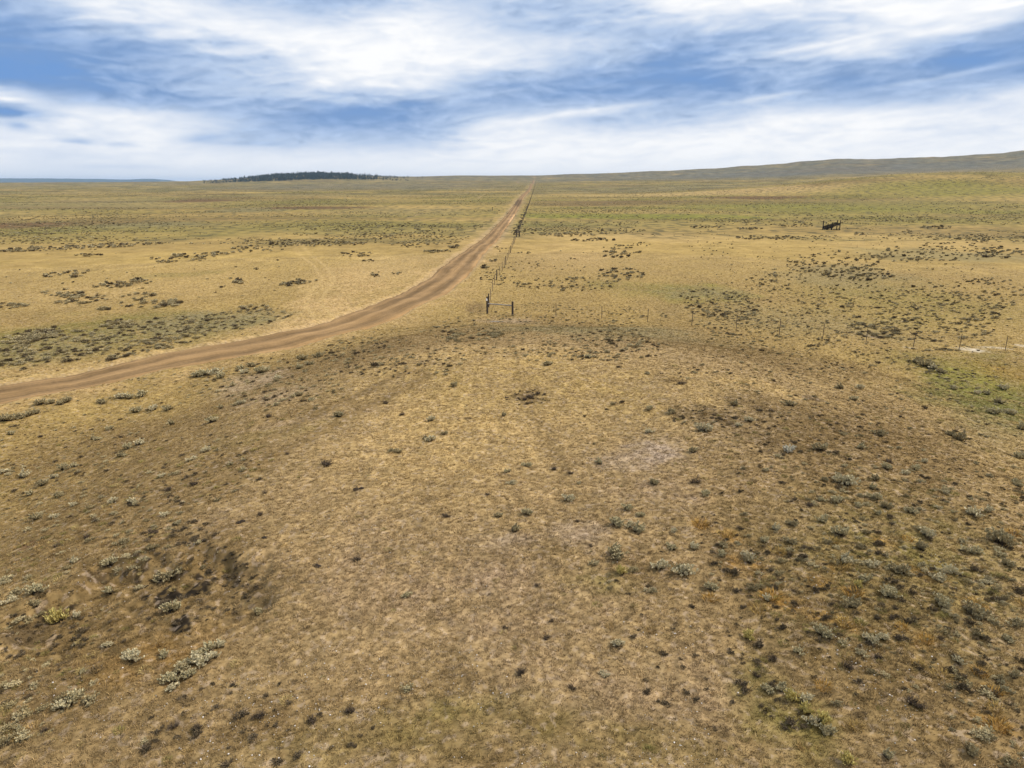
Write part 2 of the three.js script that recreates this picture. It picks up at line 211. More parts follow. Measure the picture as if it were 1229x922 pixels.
const crown = (x, d) => sstep(9.5, 6, Math.abs(x + 1.2 - 0.02 * d) + 2.2 * noise(x / 4 + 3, d / 4)) * sstep(44, 38, d);   // the worn top of the knoll
const OUT = [0, 0, 0, 0];
const mixOut = (c, t) => { OUT[0] += (c[0] - OUT[0]) * t; OUT[1] += (c[1] - OUT[1]) * t; OUT[2] += (c[2] - OUT[2]) * t; };
function groundColour(x, d, rd, list, texel) {         // rd: distance to the road; texel: finest grain worth drawing
  const r = Math.hypot(x, d);
  const n1 = fbm(x / 34 + 1, d / 34 + 4, 2), n2 = fbm(x / 7.5, d / 7.5, 2), n3 = texel < 0.7 ? fbm(x / 1.9 + 3, d / 1.9, 2) : 0;
  OUT[0] = STRAW[0]; OUT[1] = STRAW[1]; OUT[2] = STRAW[2]; OUT[3] = 1;
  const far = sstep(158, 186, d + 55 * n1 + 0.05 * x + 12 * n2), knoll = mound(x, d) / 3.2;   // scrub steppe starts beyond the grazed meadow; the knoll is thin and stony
  mixOut(SOIL, 0.58 * knoll); mixOut(BROWN, clamp(0.30 + 0.5 * n2 + 0.4 * n1) * (1 - far) * (1 - 0.5 * crown(x, d)));
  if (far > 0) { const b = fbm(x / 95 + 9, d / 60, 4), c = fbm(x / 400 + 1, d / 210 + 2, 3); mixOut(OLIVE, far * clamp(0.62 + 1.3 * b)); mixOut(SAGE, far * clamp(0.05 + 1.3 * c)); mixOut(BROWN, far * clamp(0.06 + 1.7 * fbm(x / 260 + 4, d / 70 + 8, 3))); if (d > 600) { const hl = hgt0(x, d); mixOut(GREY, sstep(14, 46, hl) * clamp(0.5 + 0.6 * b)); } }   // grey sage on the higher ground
  let bare = 0; const mott = d < 90 ? clamp(1 + 1.1 * n3 + 0.7 * noise(x / 0.5 + 21, d / 0.5), 0.15, 1.6) : 1;   // plants and bare soil alternate inside a patch
  for (const b of list) {
    const ex = x - b.x, ed = d - b.d; if (Math.abs(ex) > b.reach || Math.abs(ed) > b.reach) continue;
    let q = Math.hypot((ex * b.ud - ed * b.ux) / b.lat, (ex * b.ux + ed * b.ud) / b.rad);
    if (q > 1.65) continue;
    q += b.warp * fbm(x / b.wl + b.x, d / b.wl, 2) * 1.4;
    const t = b.a * (1 - sstep(1 - b.soft, 1 + b.soft * 0.35, q));
    if (t > 0) { mixOut(b.col, b.soft > 0.45 && d < 90 ? clamp(t * mott) : t); bare = Math.max(bare, b.bare * t); }
  }
  const ra = Math.abs(rd);
  if (ra < 14) { const v = sstep(8 + 4 * n2 + (rd < 0 ? 2 : 0), 2.8, ra); mixOut(SAND, v * clamp(0.32 + 0.8 * n3 + 0.5 * n2)); if (ra < 3.6) { mixOut(SOIL, 0.5 * sstep(3.6, 2.6, ra)); bare = Math.max(bare, sstep(4.2, 2.8, ra)); } }
  for (const t of TRACKS) if (x > t.box[0] && x < t.box[1] && d > t.box[2] && d < t.box[3]) { const q = Math.abs(segDist(t.pts, x, d) - t.half); if (q < t.wid * 2) { const w = t.a * sstep(t.wid * 1.6, t.wid * 0.3, q + 0.15 * n3); mixOut(t.col, w); bare = Math.max(bare, w * .8); } }
  NN[0] = n2; NN[1] = n3; NN[2] = far; OUT[3] = 1 - bare;
}
const NN = [0, 0, 0];
function grain(x, d, texel) {        // grass, litter and bare crumbs
  const n2 = NN[0], n3 = NN[1], far = NN[2], r = Math.hypot(x, d);
  let g = 1 + 0.12 * n2 + 0.22 * n3;
  if (texel < 0.25) g += 0.26 * noise(x / 0.48, d / 0.48 + 7);
  if (texel < 0.10) g += 0.30 * noise(x / 0.19, d / 0.19) + 0.22 * noise(x / 0.085 + 3, d / 0.085);
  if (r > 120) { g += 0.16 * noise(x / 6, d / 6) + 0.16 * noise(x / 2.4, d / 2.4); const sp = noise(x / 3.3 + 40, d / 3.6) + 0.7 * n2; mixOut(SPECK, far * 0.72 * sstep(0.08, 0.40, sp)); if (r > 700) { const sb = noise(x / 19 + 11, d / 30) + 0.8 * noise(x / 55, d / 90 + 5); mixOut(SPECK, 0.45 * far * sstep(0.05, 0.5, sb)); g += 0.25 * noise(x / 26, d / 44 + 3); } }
  if (texel < 0.12) { const cr = noise(x / 0.16 + 51, d / 0.16) + 0.45 * noise(x / 0.5 + 5, d / 0.5) + 0.4 * n3; if (cr > 0.34) mixOut(BROWN, 0.5 * sstep(0.34, 0.5, cr)); else if (cr < -0.4) mixOut(PINK, 0.45); }
  g = clamp(g, 0.35, 1.75);
  OUT[0] *= g; OUT[1] *= g; OUT[2] *= g * (0.97 + 0.06 * n3);
  if (texel < 0.10) { const s = noise(x / 0.06 + 31, d / 0.06) + 0.5 * n3; if (s > 0.78) mixOut(PINK, 0.55); }
}
const SRGB = new Uint8Array(4097); for (let i = 0; i <= 4096; i++) { const c = i / 4096; SRGB[i] = Math.round(255 * (c <= 0.0031308 ? 12.92 * c : 1.055 * Math.pow(c, 1 / 2.4) - 0.055)); }

// ------------------------------------------------------------------ the ground: one sheet out past the horizon
const ZONES = [[0, 42], [42, 130], [130, 420], [420, 1400], [1400, 4600]];
const FAN = THREE.MathUtils.degToRad(48);
function zoneMap([r0, r1]) {
  const N = 2048, x0 = -r1 * Math.sin(FAN) - 1, x1 = -x0, d0 = r0 * Math.cos(FAN) - 1, d1 = r1 + 1, data = new Uint8Array(N * N * 4);
  const tx = (x1 - x0) / N, td = (d1 - d0) / N, texel = Math.max(tx, td) * 0.75;
  const K = 256, rdG = new Float32Array((K + 1) * (K + 1));
  for (let j = 0; j <= K; j++) for (let i = 0; i <= K; i++) rdG[j * (K + 1) + i] = roadDist(x0 + (x1 - x0) * i / K, d0 + (d1 - d0) * j / K, 40);
  const T = 32, cells = [];                        // blobs listed per tile
  for (let j = 0; j < T; j++) for (let i = 0; i < T; i++) { const ax = x0 + (x1 - x0) * i / T, bx = x0 + (x1 - x0) * (i + 1) / T, ad = d0 + (d1 - d0) * j / T, bd = d0 + (d1 - d0) * (j + 1) / T; cells.push(BLOBS.filter((b) => b.x + b.reach > ax && b.x - b.reach < bx && b.d + b.reach > ad && b.d - b.reach < bd)); }
  const fanX = (d) => Math.abs(d) * 1.14 + 6, C = r0 ? 900 : 1500, W1 = C + 1, coarse = new Float32Array(W1 * W1 * 6);
  for (let j = 0; j <= C; j++) for (let i = 0; i <= C; i++) {
    const x = x0 + (x1 - x0) * i / C, d = d0 + (d1 - d0) * j / C, o = (j * W1 + i) * 6;
    if (Math.abs(x) > fanX(d) || x * x + d * d < (r0 * 0.96) ** 2) continue;
    const gi = Math.min(i / C, 0.9999) * K, gj = Math.min(j / C, 0.9999) * K, a = Math.floor(gi), b = Math.floor(gj), u = gi - a, v = gj - b, q = b * (K + 1) + a;
    const c00 = rdG[q], c10 = rdG[q + 1], c01 = rdG[q + K + 1], c11 = rdG[q + K + 2];
    const m = Math.abs(c00) > 39 && Math.abs(c11) > 39 ? 40 : lerp(lerp(c00, c10, u), lerp(c01, c11, u), v);
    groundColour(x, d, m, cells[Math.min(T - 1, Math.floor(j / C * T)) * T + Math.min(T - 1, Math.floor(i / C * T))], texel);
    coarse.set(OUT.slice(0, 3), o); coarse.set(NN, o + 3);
  }
  const V6 = [0, 0, 0, 0, 0, 0];
  for (let j = 0; j < N; j++) for (let i = 0; i < N; i++) {
    const x = x0 + (i + 0.5) * tx, d = d0 + (j + 0.5) * td, o = (j * N + i) * 4; data[o + 3] = 255;
    if (Math.abs(x) > Math.abs(d) * 1.12 + 6 || x * x + d * d < (r0 * 0.97) ** 2) { data[o] = 150; data[o + 1] = 120; data[o + 2] = 70; continue; }
    const gi = (i + 0.5) / N * C, gj = (j + 0.5) / N * C, a = Math.floor(gi), b = Math.floor(gj), u = gi - a, v = gj - b, q = (b * W1 + a) * 6, q2 = q + W1 * 6;
    for (let c = 0; c < 6; c++) V6[c] = (coarse[q + c] * (1 - u) + coarse[q + 6 + c] * u) * (1 - v) + (coarse[q2 + c] * (1 - u) + coarse[q2 + 6 + c] * u) * v;
    OUT[0] = V6[0]; OUT[1] = V6[1]; OUT[2] = V6[2]; NN[0] = V6[3]; NN[1] = V6[4]; NN[2] = V6[5];
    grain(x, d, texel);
    for (let c = 0; c < 3; c++) data[o + c] = SRGB[Math.round(clamp(OUT[c]) * 4096)];
  }
  const t = new THREE.DataTexture(data, N, N); t.colorSpace = THREE.SRGBColorSpace; t.magFilter = THREE.LinearFilter; t.minFilter = THREE.LinearMipmapLinearFilter; t.generateMipmaps = true; t.wrapS = t.wrapT = THREE.MirroredRepeatWrapping; t.needsUpdate = true;
  return { tex: t, x0, x1, d0, d1 };
}
{
  const angs = []; for (let i = 0; i <= 560; i++) angs.push(-FAN + 2 * FAN * i / 560); for (let i = 1; i < 44; i++) angs.push(FAN + (2 * Math.PI - 2 * FAN) * i / 44); angs.push(-FAN + 2 * Math.PI);
  const pos = [], nor = [], uv = [], idx = [], geo = new THREE.BufferGeometry(), mats = [];
  for (let zi = 0; zi < 6; zi++) {
    const [r0, r1] = zi < 5 ? ZONES[zi] : [4600, 16000], rings = [];
    if (zi === 0) rings.push(0.02, 1, 2, 3.5, 5, 6, 7);
    const step = zi === 0 ? 1.0092 : zi === 1 ? 1.0098 : zi < 4 ? 1.011 : zi === 4 ? 1.012 : 1.15;
    for (let r = zi === 0 ? 7.5 : r0; r < r1 * 0.997; r *= step) rings.push(r);
    rings.push(r1);
    const z = zi < 5 ? zoneMap(ZONES[zi]) : null, base = pos.length / 3, na = angs.length;
    for (const r of rings) for (const a of angs) {
      const x = r * Math.sin(a), d = r * Math.cos(a), e = Math.max(0.05, r * 0.006), h = hgt(x, d);
      pos.push(x, h, -d);
      const nx = (h - hgt(x + e, d)) / e, nd = (h - hgt(x, d + e)) / e, l = Math.hypot(nx, 1, nd);
      nor.push(nx / l, 1 / l, -nd / l);
      uv.push(z ? (x - z.x0) / (z.x1 - z.x0) : x / 500, z ? (d - z.d0) / (z.d1 - z.d0) : d / 500);
    }
    const s0 = idx.length;
    for (let k = 0; k < rings.length - 1; k++) for (let i = 0; i < na - 1; i++) { const a = base + k * na + i, b = a + 1, c = a + na, e = c + 1; idx.push(a, b, c, b, e, c); }
    geo.addGroup(s0, idx.length - s0, zi);
    mats.push(new THREE.MeshPhysicalMaterial({ color: z ? 0xffffff : new THREE.Color().setRGB(...GREY), map: z ? z.tex : null, roughness: 1, specularIntensity: 0.15 }));
  }
  geo.setAttribute('position', new THREE.Float32BufferAttribute(pos, 3)); geo.setAttribute('normal', new THREE.Float32BufferAttribute(nor, 3)); geo.setAttribute('uv', new THREE.Float32BufferAttribute(uv, 2)); geo.setIndex(idx);
  const g = new THREE.Mesh(geo, mats); g.name = 'ground'; g.receiveShadow = g.castShadow = true; g.userData = { kind: 'structure', label: 'dry straw coloured prairie ground with bare soil patches', category: 'ground' };
  scene.add(g);
}
console.log('ground done', Date.now() - T0);

// ------------------------------------------------------------------ the dirt road
{
  const N = 2048, M = 128, data = new Uint8Array(M * N * 4);           // 80 m along, 5.1 m across
  for (let j = 0; j < N; j++) for (let i = 0; i < M; i++) {
    const v = j / N * 80, u = i / M * 5.1, lane = Math.cos((u - 2.55) / 5.1 * Math.PI * 4.2);
    let g = 1 + 0.34 * fbm(u / 0.30, v / 13, 3) + 0.22 * fbm(u / 1.1 + 4, v / 2.2, 3) + 0.16 * noise(u / 0.14, v / 0.2) + 0.24 * lane + 0.12 * noise(u / 2, v / 14);
    const p = clamp(0.35 + 0.8 * fbm(u / 1.1 + 8, v / 7 + 2, 3)), c = [lerp(.19, .305, p), lerp(.117, .194, p), lerp(.050, .090, p)];
    for (let k = 0; k < 3; k++) data[(j * M + i) * 4 + k] = SRGB[Math.round(clamp(c[k] * g) * 4096)];
    data[(j * M + i) * 4 + 3] = 255;
  }
  const tex = new THREE.DataTexture(data, M, N); tex.colorSpace = THREE.SRGBColorSpace; tex.magFilter = THREE.LinearFilter; tex.wrapS = THREE.ClampToEdgeWrapping; tex.wrapT = THREE.MirroredRepeatWrapping; tex.wrapS = THREE.MirroredRepeatWrapping; tex.needsUpdate = true;
  const pos = [], uv = [], col = [], idx = [], across = [-1.12, -1, -0.8, -0.6, -0.4, -0.2, 0, 0.2, 0.4, 0.6, 0.8, 1, 1.12];
  const n = 1400; let s = 0, px, pd;
  for (let i = 0; i <= n; i++) {
    const t = i / n, q = roadCurve.getPoint(t), q2 = roadCurve.getPoint(Math.min(1, t + 1e-4)), q1 = roadCurve.getPoint(Math.max(0, t - 1e-4)), tx = q2.x - q1.x, td = q2.z - q1.z, l = Math.hypot(tx, td);
    if (i) s += Math.hypot(q.x - px, q.z - pd); px = q.x; pd = q.z;
    const rr = Math.hypot(q.x, q.z), wob = 1 + 0.12 * noise(s / 11, 3.3), hc = hgt0(q.x, q.z);
    for (const a of across) {
      const e = a * roadW(q.z) * wob * (1 + 0.07 * noise(s / 1.7, a > 0 ? 5 : 9) + 0.05 * noise(s / 0.6, a > 0 ? 15 : 19)), x = q.x - e * -td / l * 1, d = q.z + e * -tx / l * 1;
      const rut = Math.abs(a) > 1.05 ? -0.5 : 0.05 * (1 - a * a) - 0.07 * (Math.exp(-(((Math.abs(a) - 0.36) / 0.12) ** 2))) + 0.012 * noise(x / 0.6, d / 0.6);
      pos.push(x, lerp(hgt0(x, d), hc, 0.4) - 0.07 + rut, -d); uv.push(a * 0.5 + 0.5, s / 80); { const darkRun = sstep(395, 425, q.z + 14 * a) * sstep(560, 500, q.z), gr = sstep(232, 250, q.z) * sstep(318, 290, q.z) * sstep(.1, .5, a + .4 * noise(s / 9, 1)), k = (1 - 0.5 * darkRun) * (1 + 0.5 * gr) * (1 + 0.14 * noise(s / 23, 7)); col.push(k, k, k * (1 + .12 * gr)); }  // vertex colour: darker over one far stretch, paler over a nearer one
    }
  }
  const w = across.length;
  for (let i = 0; i < n; i++) for (let k = 0; k < w - 1; k++) { const a = i * w + k, b = a + 1, c = a + w, e = c + 1; idx.push(a, b, c, b, e, c); }
  const geo = new THREE.BufferGeometry(); geo.setAttribute('position', new THREE.Float32BufferAttribute(pos, 3)); geo.setAttribute('uv', new THREE.Float32BufferAttribute(uv, 2)); geo.setAttribute('color', new THREE.Float32BufferAttribute(col, 3)); geo.setIndex(idx); geo.computeVertexNormals();
  const m = new THREE.Mesh(geo, new THREE.MeshPhysicalMaterial({ map: tex, vertexColors: true, roughness: 0.95, specularIntensity: 0.2 })); m.name = 'dirt_road'; m.receiveShadow = m.castShadow = true;
  m.userData = { kind: 'structure', label: 'graded brown dirt road curving away to the horizon', category: 'road' }; scene.add(m);
}

// ------------------------------------------------------------------ naming helpers
const used = new Map();
function numbered(n) { const k = used.get(n) ?? 0; used.set(n, k + 1); return k ? n + '_' + String(k).padStart(3, '0') : n; }
function thing(name, label, category, x, d, turn = 0, group) { const o = new THREE.Group(); o.name = numbered(name); o.position.set(x, hgt(x, d), -d); o.rotation.y = turn; o.userData = { label, category }; if (group) o.userData.group = group; scene.add(o); return o; }
function part(name, geo, mat, parent) { const m = new THREE.Mesh(geo, mat); m.name = name; m.castShadow = m.receiveShadow = true; parent.add(m); return m; }
const lin = (c) => new THREE.Color().setRGB(c[0], c[1], c[2]);
const matte = (c, extra = {}) => new THREE.MeshPhysicalMaterial({ color: lin(c), roughness: 0.95, specularIntensity: 0.2, side: THREE.DoubleSide, ...extra });

// ------------------------------------------------------------------ shrubs
function shrubGeo(seed, { branches = 46, leaves = 15, leaf = 0.1, width = 0.024, spread = 1, wood = true, flat = 0.5 }) {
  const r = rng(seed), lp = [], lc = [], wp = [];
  const lobes = Array.from({ length: 4 + Math.floor(r() * 3) }, () => { const a = r() * 6.283, q = 0.16 + 0.16 * r(); return [Math.cos(a) * q * spread, Math.sin(a) * q * spread, 0.6 + 0.5 * r()]; });
  for (let b = 0; b < branches; b++) {
    const L = lobes[b % lobes.length], az = r() * 6.283, tilt = Math.pow(r(), 0.7) * 1.15, len = (0.22 + 0.24 * r()) * L[2];
    const bx = L[0] * 0.45 + (r() - .5) * 0.08, bz = L[1] * 0.45 + (r() - .5) * 0.08;
    const dx = Math.sin(tilt) * Math.cos(az), dz = Math.sin(tilt) * Math.sin(az), dy = Math.cos(tilt);
    const at = (t) => [bx + (L[0] * 0.55 + dx * len) * t, -0.03 + (dy * len * flat * 2 * 0.78) * Math.pow(t, 0.85) + 0.05 * t * L[2], bz + (L[1] * 0.55 + dz * len) * t];
    if (wood) {
      const A = at(0), B = at(0.55), C = at(0.97), ring = (p, q) => [0, 1, 2].map((k) => [p[0] + Math.cos(k * 2.094) * q, p[1], p[2] + Math.sin(k * 2.094) * q]);
      const R = [ring(A, 0.013), ring(B, 0.008), ring(C, 0.003)];
      for (let s = 0; s < 2; s++) for (let k = 0; k < 3; k++) { const n = (k + 1) % 3; wp.push(...R[s][k], ...R[s + 1][k], ...R[s][n], ...R[s][n], ...R[s + 1][k], ...R[s + 1][n]); }
    }
    for (let q = 0; q < leaves; q++) {
      const t = 0.42 + 0.6 * Math.pow(r(), 0.75), p = at(t), ll = leaf * (0.6 + 0.7 * r()), a2 = r() * 6.283, t2 = r() * 1.15;
      let vx = dx * 0.5 + Math.sin(t2) * Math.cos(a2), vy = 0.35 + Math.cos(t2) * 0.9, vz = dz * 0.5 + Math.sin(t2) * Math.sin(a2); const l = Math.hypot(vx, vy, vz); vx /= l; vy /= l; vz /= l;
      let sx = -vz + (r() - .5), sy = (r() - .5), sz = vx + (r() - .5); const dt = sx * vx + sy * vy + sz * vz; sx -= dt * vx; sy -= dt * vy; sz -= dt * vz; const sl = Math.hypot(sx, sy, sz) || 1, w = width * (0.7 + 0.6 * r()) / sl; sx *= w; sy *= w; sz *= w;
      p[0] += (r() - .5) * 0.05; p[1] += (r() - .5) * 0.04; p[2] += (r() - .5) * 0.05;
      const M = [p[0] + vx * ll * 0.55, p[1] + vy * ll * 0.55, p[2] + vz * ll * 0.55], T = [p[0] + vx * ll, p[1] + vy * ll - 0.1 * ll, p[2] + vz * ll];
      lp.push(...p, M[0] + sx, M[1] + sy, M[2] + sz, M[0] - sx, M[1] - sy, M[2] - sz, M[0] + sx, M[1] + sy, M[2] + sz, ...T, M[0] - sx, M[1] - sy, M[2] - sz);
      const g = 0.72 + 0.5 * r(), hue = (r() - .5) * 0.12; for (let k = 0; k < 6; k++) lc.push(g * (1 + hue), g, g * (1 - hue));
    }
  }
  if (wood) for (let b = 0; b < branches * 1.3; b++) {      // short dead twigs round the foot, added to darken the base like shade
    const L = lobes[b % lobes.length], a = r() * 6.283, q = 0.30 * Math.sqrt(r()), bx = L[0] * 0.6 + Math.cos(a) * q * 0.6, bz = L[1] * 0.6 + Math.sin(a) * q * 0.6, a2 = r() * 6.283, ln = 0.10 + 0.12 * r(), tx = bx + Math.cos(a2) * ln, tz = bz + Math.sin(a2) * ln, ty = 0.06 + 0.2 * r();
    const w = 0.011; wp.push(bx - w, -0.03, bz, bx + w, -0.03, bz + w, tx, ty, tz, bx, -0.03, bz - w, bx, -0.03, bz + w, tx, ty, tz);
  }
  const mk = (p, c) => { const g = new THREE.BufferGeometry(); g.setAttribute('position', new THREE.Float32BufferAttribute(p, 3)); if (c) g.setAttribute('color', new THREE.Float32BufferAttribute(c, 3)); g.computeVertexNormals(); return g; };
  return { leaf: mk(lp, lc), wood: wood ? mk(wp) : null };
}
const SAGEV = [11, 12, 13, 14, 15].map((s) => shrubGeo(s, { branches: 56, leaves: 17, width: 0.03 }));
const TALLV = [21, 22].map((s) => shrubGeo(s, { branches: 40, leaves: 16, leaf: 0.16, width: 0.02, flat: 0.62 }));
const BAREV = [31, 32].map((s) => shrubGeo(s, { branches: 60, leaves: 6, leaf: 0.09, width: 0.014, flat: 0.45 }));
const LOWV = [41, 42, 43].map((s) => shrubGeo(s, { branches: 16, leaves: 8, leaf: 0.2, width: 0.11, wood: false, flat: 0.5 }));
const MWOOD = matte([.050, .037, .027]);
const leafMat = (c) => matte(c, { vertexColors: true });
const MSAGE = [leafMat([.56, .49, .31]), leafMat([.47, .405, .235]), leafMat([.38, .315, .175])];
const MYELLOW = leafMat([.52, .43, .15]), MDEAD = leafMat([.14, .105, .072]), MPALE = leafMat([.60, .56, .44]);
const rs = rng(4242);
let shrubCount = 0; const FACTS = []; const shrubSpots = [];
function shrub(px, py, wpx, kind, label, group) {
  // px, py: middle of the shrub in the photo; its foot is a little lower
  const q = P(px, py + wpx * 0.22), w = Math.max(0.16, wpx / F * q.t), k = shrubCount++;
  const src = kind === 'yellow' ? TALLV[k % 2] : kind === 'dead' ? BAREV[k % 2] : SAGEV[k % 5];
  const mat = kind === 'yellow' ? MYELLOW : kind === 'dead' ? MDEAD : kind === 'pale' ? MPALE : MSAGE[Math.floor(rs() * 3)];
  const o = thing(kind === 'yellow' ? 'rabbitbrush' : kind === 'dead' ? 'dead_shrub' : 'sagebrush', label, kind === 'dead' ? 'shrub' : kind === 'yellow' ? 'rabbitbrush' : 'sagebrush', q.x, q.d, rs() * 6.283, group);
  part('foliage', src.leaf, mat, o); part('stems', src.wood, MWOOD, o); if (group) FACTS.push({ o, x: q.x, d: q.d, w, kind, tone: kind === 'pale' ? 'very pale silver' : ['silvery', 'grey green', 'drab grey'][MSAGE.indexOf(mat)] });
  o.scale.set(w * 1.2, w * (1.25 + 0.4 * rs()), w * 1.2); shrubSpots.push([q.x, q.d, w]);
}
const L = { // one label and one group for each set of look-alikes
  hollow: ['silver grey sagebrush scattered in the eroded hollow with black bare spots', 'sagebrush in the hollow'],
  left: ['small grey sagebrush on the grassy slope between road and hilltop', 'sagebrush on the slope facing the road'],
  verge: ['grey sagebrush in the loose row along the near road verge', 'sagebrush along the near verge'],
  top: ['small lone sagebrush on the smooth straw coloured hilltop', 'lone shrubs on the hilltop'],
  right: ['grey sagebrush on the brown hillside falling away from the fence', 'sagebrush on the brown hillside'],
  toe: ['small sagebrush by the greener low ground at the foot of the brown hillside', 'sagebrush at the hillside foot'],
  dead: ['dark leafless low shrub on the dry hill grass', 'dark leafless shrubs on the hill'],
  clump: ['grey sagebrush in the dense clump just below the black bare spots', 'dense sagebrush clump below the hollow'],
  row: ['grey sagebrush in the slanting row of grey and yellow bushes', 'slanting shrub row'],
  rowY: ['yellow green rabbitbrush in the slanting row of grey and yellow bushes', 'yellow bushes of the slanting shrub row'],
};
const put = (list, ox, oy, sc, dw, key, kind = 'sage') => { for (const [x, y, w] of list) shrub(ox + x / sc, oy + y / sc, (w ?? dw) / sc, kind, L[key][0], L[key][1]); };
const S = 2.926;
put([[690, 85], [720, 80, 46], [750, 75, 46], [780, 90], [850, 60], [880, 52], [920, 70, 44], [860, 74], [970, 100], [1050, 60], [1090, 45], [1060, 28], [1115, 18], [428, 160, 38], [455, 166], [490, 155, 44], [140, 185], [180, 180], [230, 178], [210, 187], [355, 182], [20, 240, 44], [60, 235, 40], [100, 225], [130, 218]], 0, 420, S, 34, 'verge');
put([[480, 208, 40], [538, 205, 34], [590, 203, 38], [38, 292], [325, 310], [345, 312], [450, 338, 36], [490, 325, 36], [425, 368], [610, 255, 34], [750, 245, 40], [385, 275], [830, 190], [850, 185], [780, 200], [975, 190], [1050, 155], [1090, 175], [718, 350, 34], [760, 350], [670, 380, 34], [570, 440], [605, 435], [850, 420], [75, 440, 46], [15, 425, 36], [225, 412, 38], [260, 405], [190, 445], [110, 500, 34], [210, 505, 30], [150, 468, 36], [260, 540, 28], [400, 530, 30], [470, 530, 36], [195, 580, 34], [125, 588, 38], [580, 575, 34], [1190, 225, 34], [812, 122, 26]], 0, 420, S, 26, 'left');
put([[685, 465, 36], [590, 488, 30], [330, 597, 30], [540, 637, 38], [300, 655, 34], [200, 685, 26], [940, 230, 30], [1010, 362, 18], [910, 575, 30], [1145, 395, 44], [140, 303, 20], [930, 500, 20]], 0, 420, S, 26, 'dead', 'dead');
put([[425, 125, 44], [380, 195, 50], [250, 195, 40], [30, 255, 44], [130, 295, 56], [50, 305, 50], [120, 345, 40], [270, 388, 36], [590, 235, 70], [560, 255, 40], [630, 225, 44], [605, 360, 58], [390, 300, 40], [380, 490, 34], [470, 530, 60], [440, 520, 40], [570, 525, 40], [285, 580, 34], [240, 680, 70], [215, 700, 44], [310, 685, 50], [905, 375, 36], [60, 785, 34], [30, 330, 44]], 0, 607, S, 40, 'hollow');
put([[600, 605, 60], [635, 575, 56], [660, 590, 44], [680, 545, 60], [645, 545, 40], [720, 540, 60], [700, 515, 44], [735, 500, 56], [770, 492, 44], [615, 635, 44], [750, 525, 40]], 0, 607, S, 40, 'clump');
shrub(215 / S, 607 + 385 / S, 74 / S, 'yellow', 'yellow rabbitbrush beside dark bare soil in the eroded hollow');
put([[920, 735, 44], [895, 742, 30], [1090, 750, 50], [490, 262, 30], [155, 790, 30], [610, 770, 40], [700, 770, 36]], 0, 607, S, 40, 'dead', 'dead');
put([[758, 47, 34], [425, 122, 28], [895, 22, 28], [345, 312, 36], [320, 305, 24], [390, 290, 24], [225, 355, 28], [200, 352, 24], [340, 242, 28], [595, 228, 24], [680, 400, 36], [612, 425, 24], [625, 465, 32], [680, 568, 36], [632, 625, 42], [265, 860, 36], [580, 580, 28]], 400, 420, S, 28, 'top');
put([[715, 150, 26], [690, 162, 30], [670, 172, 24], [80, 490, 22], [400, 578, 36], [540, 505, 22], [778, 415, 28], [833, 430, 24], [80, 735, 36], [715, 825, 24], [240, 225, 24], [905, 685, 22], [855, 600, 22], [185, 183, 24]], 400, 420, S, 26, 'dead', 'dead');
put([[660, 585, 44], [750, 460, 34], [765, 400, 28], [605, 425, 24], [55, 720, 44], [840, 635, 34]], 400, 607, S, 30, 'dead', 'dead');
put([[830, 518, 46], [1000, 605, 50], [1060, 628, 60], [1035, 612, 36], [1195, 635, 26], [1190, 690, 40], [1000, 712, 66], [985, 690, 40], [1140, 750, 58], [1215, 770, 40], [1035, 550, 40], [1080, 580, 30], [940, 395, 34], [1180, 215, 36], [1110, 205, 26], [1110, 285, 30], [1125, 465, 34], [865, 465, 22]], 400, 420, S, 36, 'right');
put([[1005, 485, 44], [950, 590, 36], [265, 640, 38]], 400, 607, S, 36, 'right');
shrub(400 + 1018 / S, 420 + 775 / S, 44 / S, 'yellow', 'small bright yellow green rabbitbrush beside a dark sagebrush on the brown hillside');
put([[212, 185, 36], [412, 190, 40], [265, 245, 30], [228, 262, 24], [105, 275, 54], [650, 335, 44], [75, 350, 40], [510, 342, 48], [720, 290, 44], [745, 412, 32], [715, 450, 40], [820, 430, 38], [850, 415, 34], [600, 455, 70], [570, 452, 40], [690, 480, 34], [700, 510, 48], [575, 525, 46], [520, 525, 30], [745, 548, 40], [720, 570, 34], [835, 568, 44], [110, 505, 36], [1050, 570, 54], [1100, 560, 34], [350, 625, 40], [415, 605, 42], [580, 638, 52], [525, 595, 40], [885, 645, 50], [860, 690, 50], [410, 665, 46], [320, 665, 34], [170, 685, 36], [172, 715, 34], [72, 695, 44], [265, 720, 52], [265, 740, 36], [30, 770, 70], [130, 830, 44], [590, 730, 60], [790, 760, 64], [700, 750, 50], [675, 800, 42], [760, 850, 56], [620, 885, 60], [940, 770, 44], [975, 775, 48], [935, 800, 50], [935, 885, 62], [1040, 905, 50], [1040, 695, 60], [1150, 665, 80], [1150, 715, 40], [1170, 750, 44], [250, 415, 26], [885, 390, 28], [955, 500, 24], [245, 575, 26], [650, 545, 30], [1040, 520, 26], [930, 550, 28]], 809, 420, S, 36, 'right');
put([[405, 350, 44]], 809, 420, S, 40, 'right', 'pale');
put([[1195, 460, 34], [1210, 475, 26], [1000, 300, 60], [975, 295, 40], [1215, 370, 40], [1125, 215, 44], [1180, 220, 36], [1105, 150, 34], [1160, 130, 36], [1065, 150, 28], [1140, 180, 34], [1215, 270, 40], [920, 60, 40], [940, 75, 34], [880, 50, 40], [850, 38, 34], [985, 132, 30], [590, 130, 34], [660, 130, 36], [630, 170, 28]], 809, 420, S, 34, 'toe');
put([[75, 460, 40], [470, 540, 36], [25, 115, 30], [760, 390, 34], [300, 210, 26], [345, 212, 26]], 809, 420, S, 34, 'dead', 'dead');
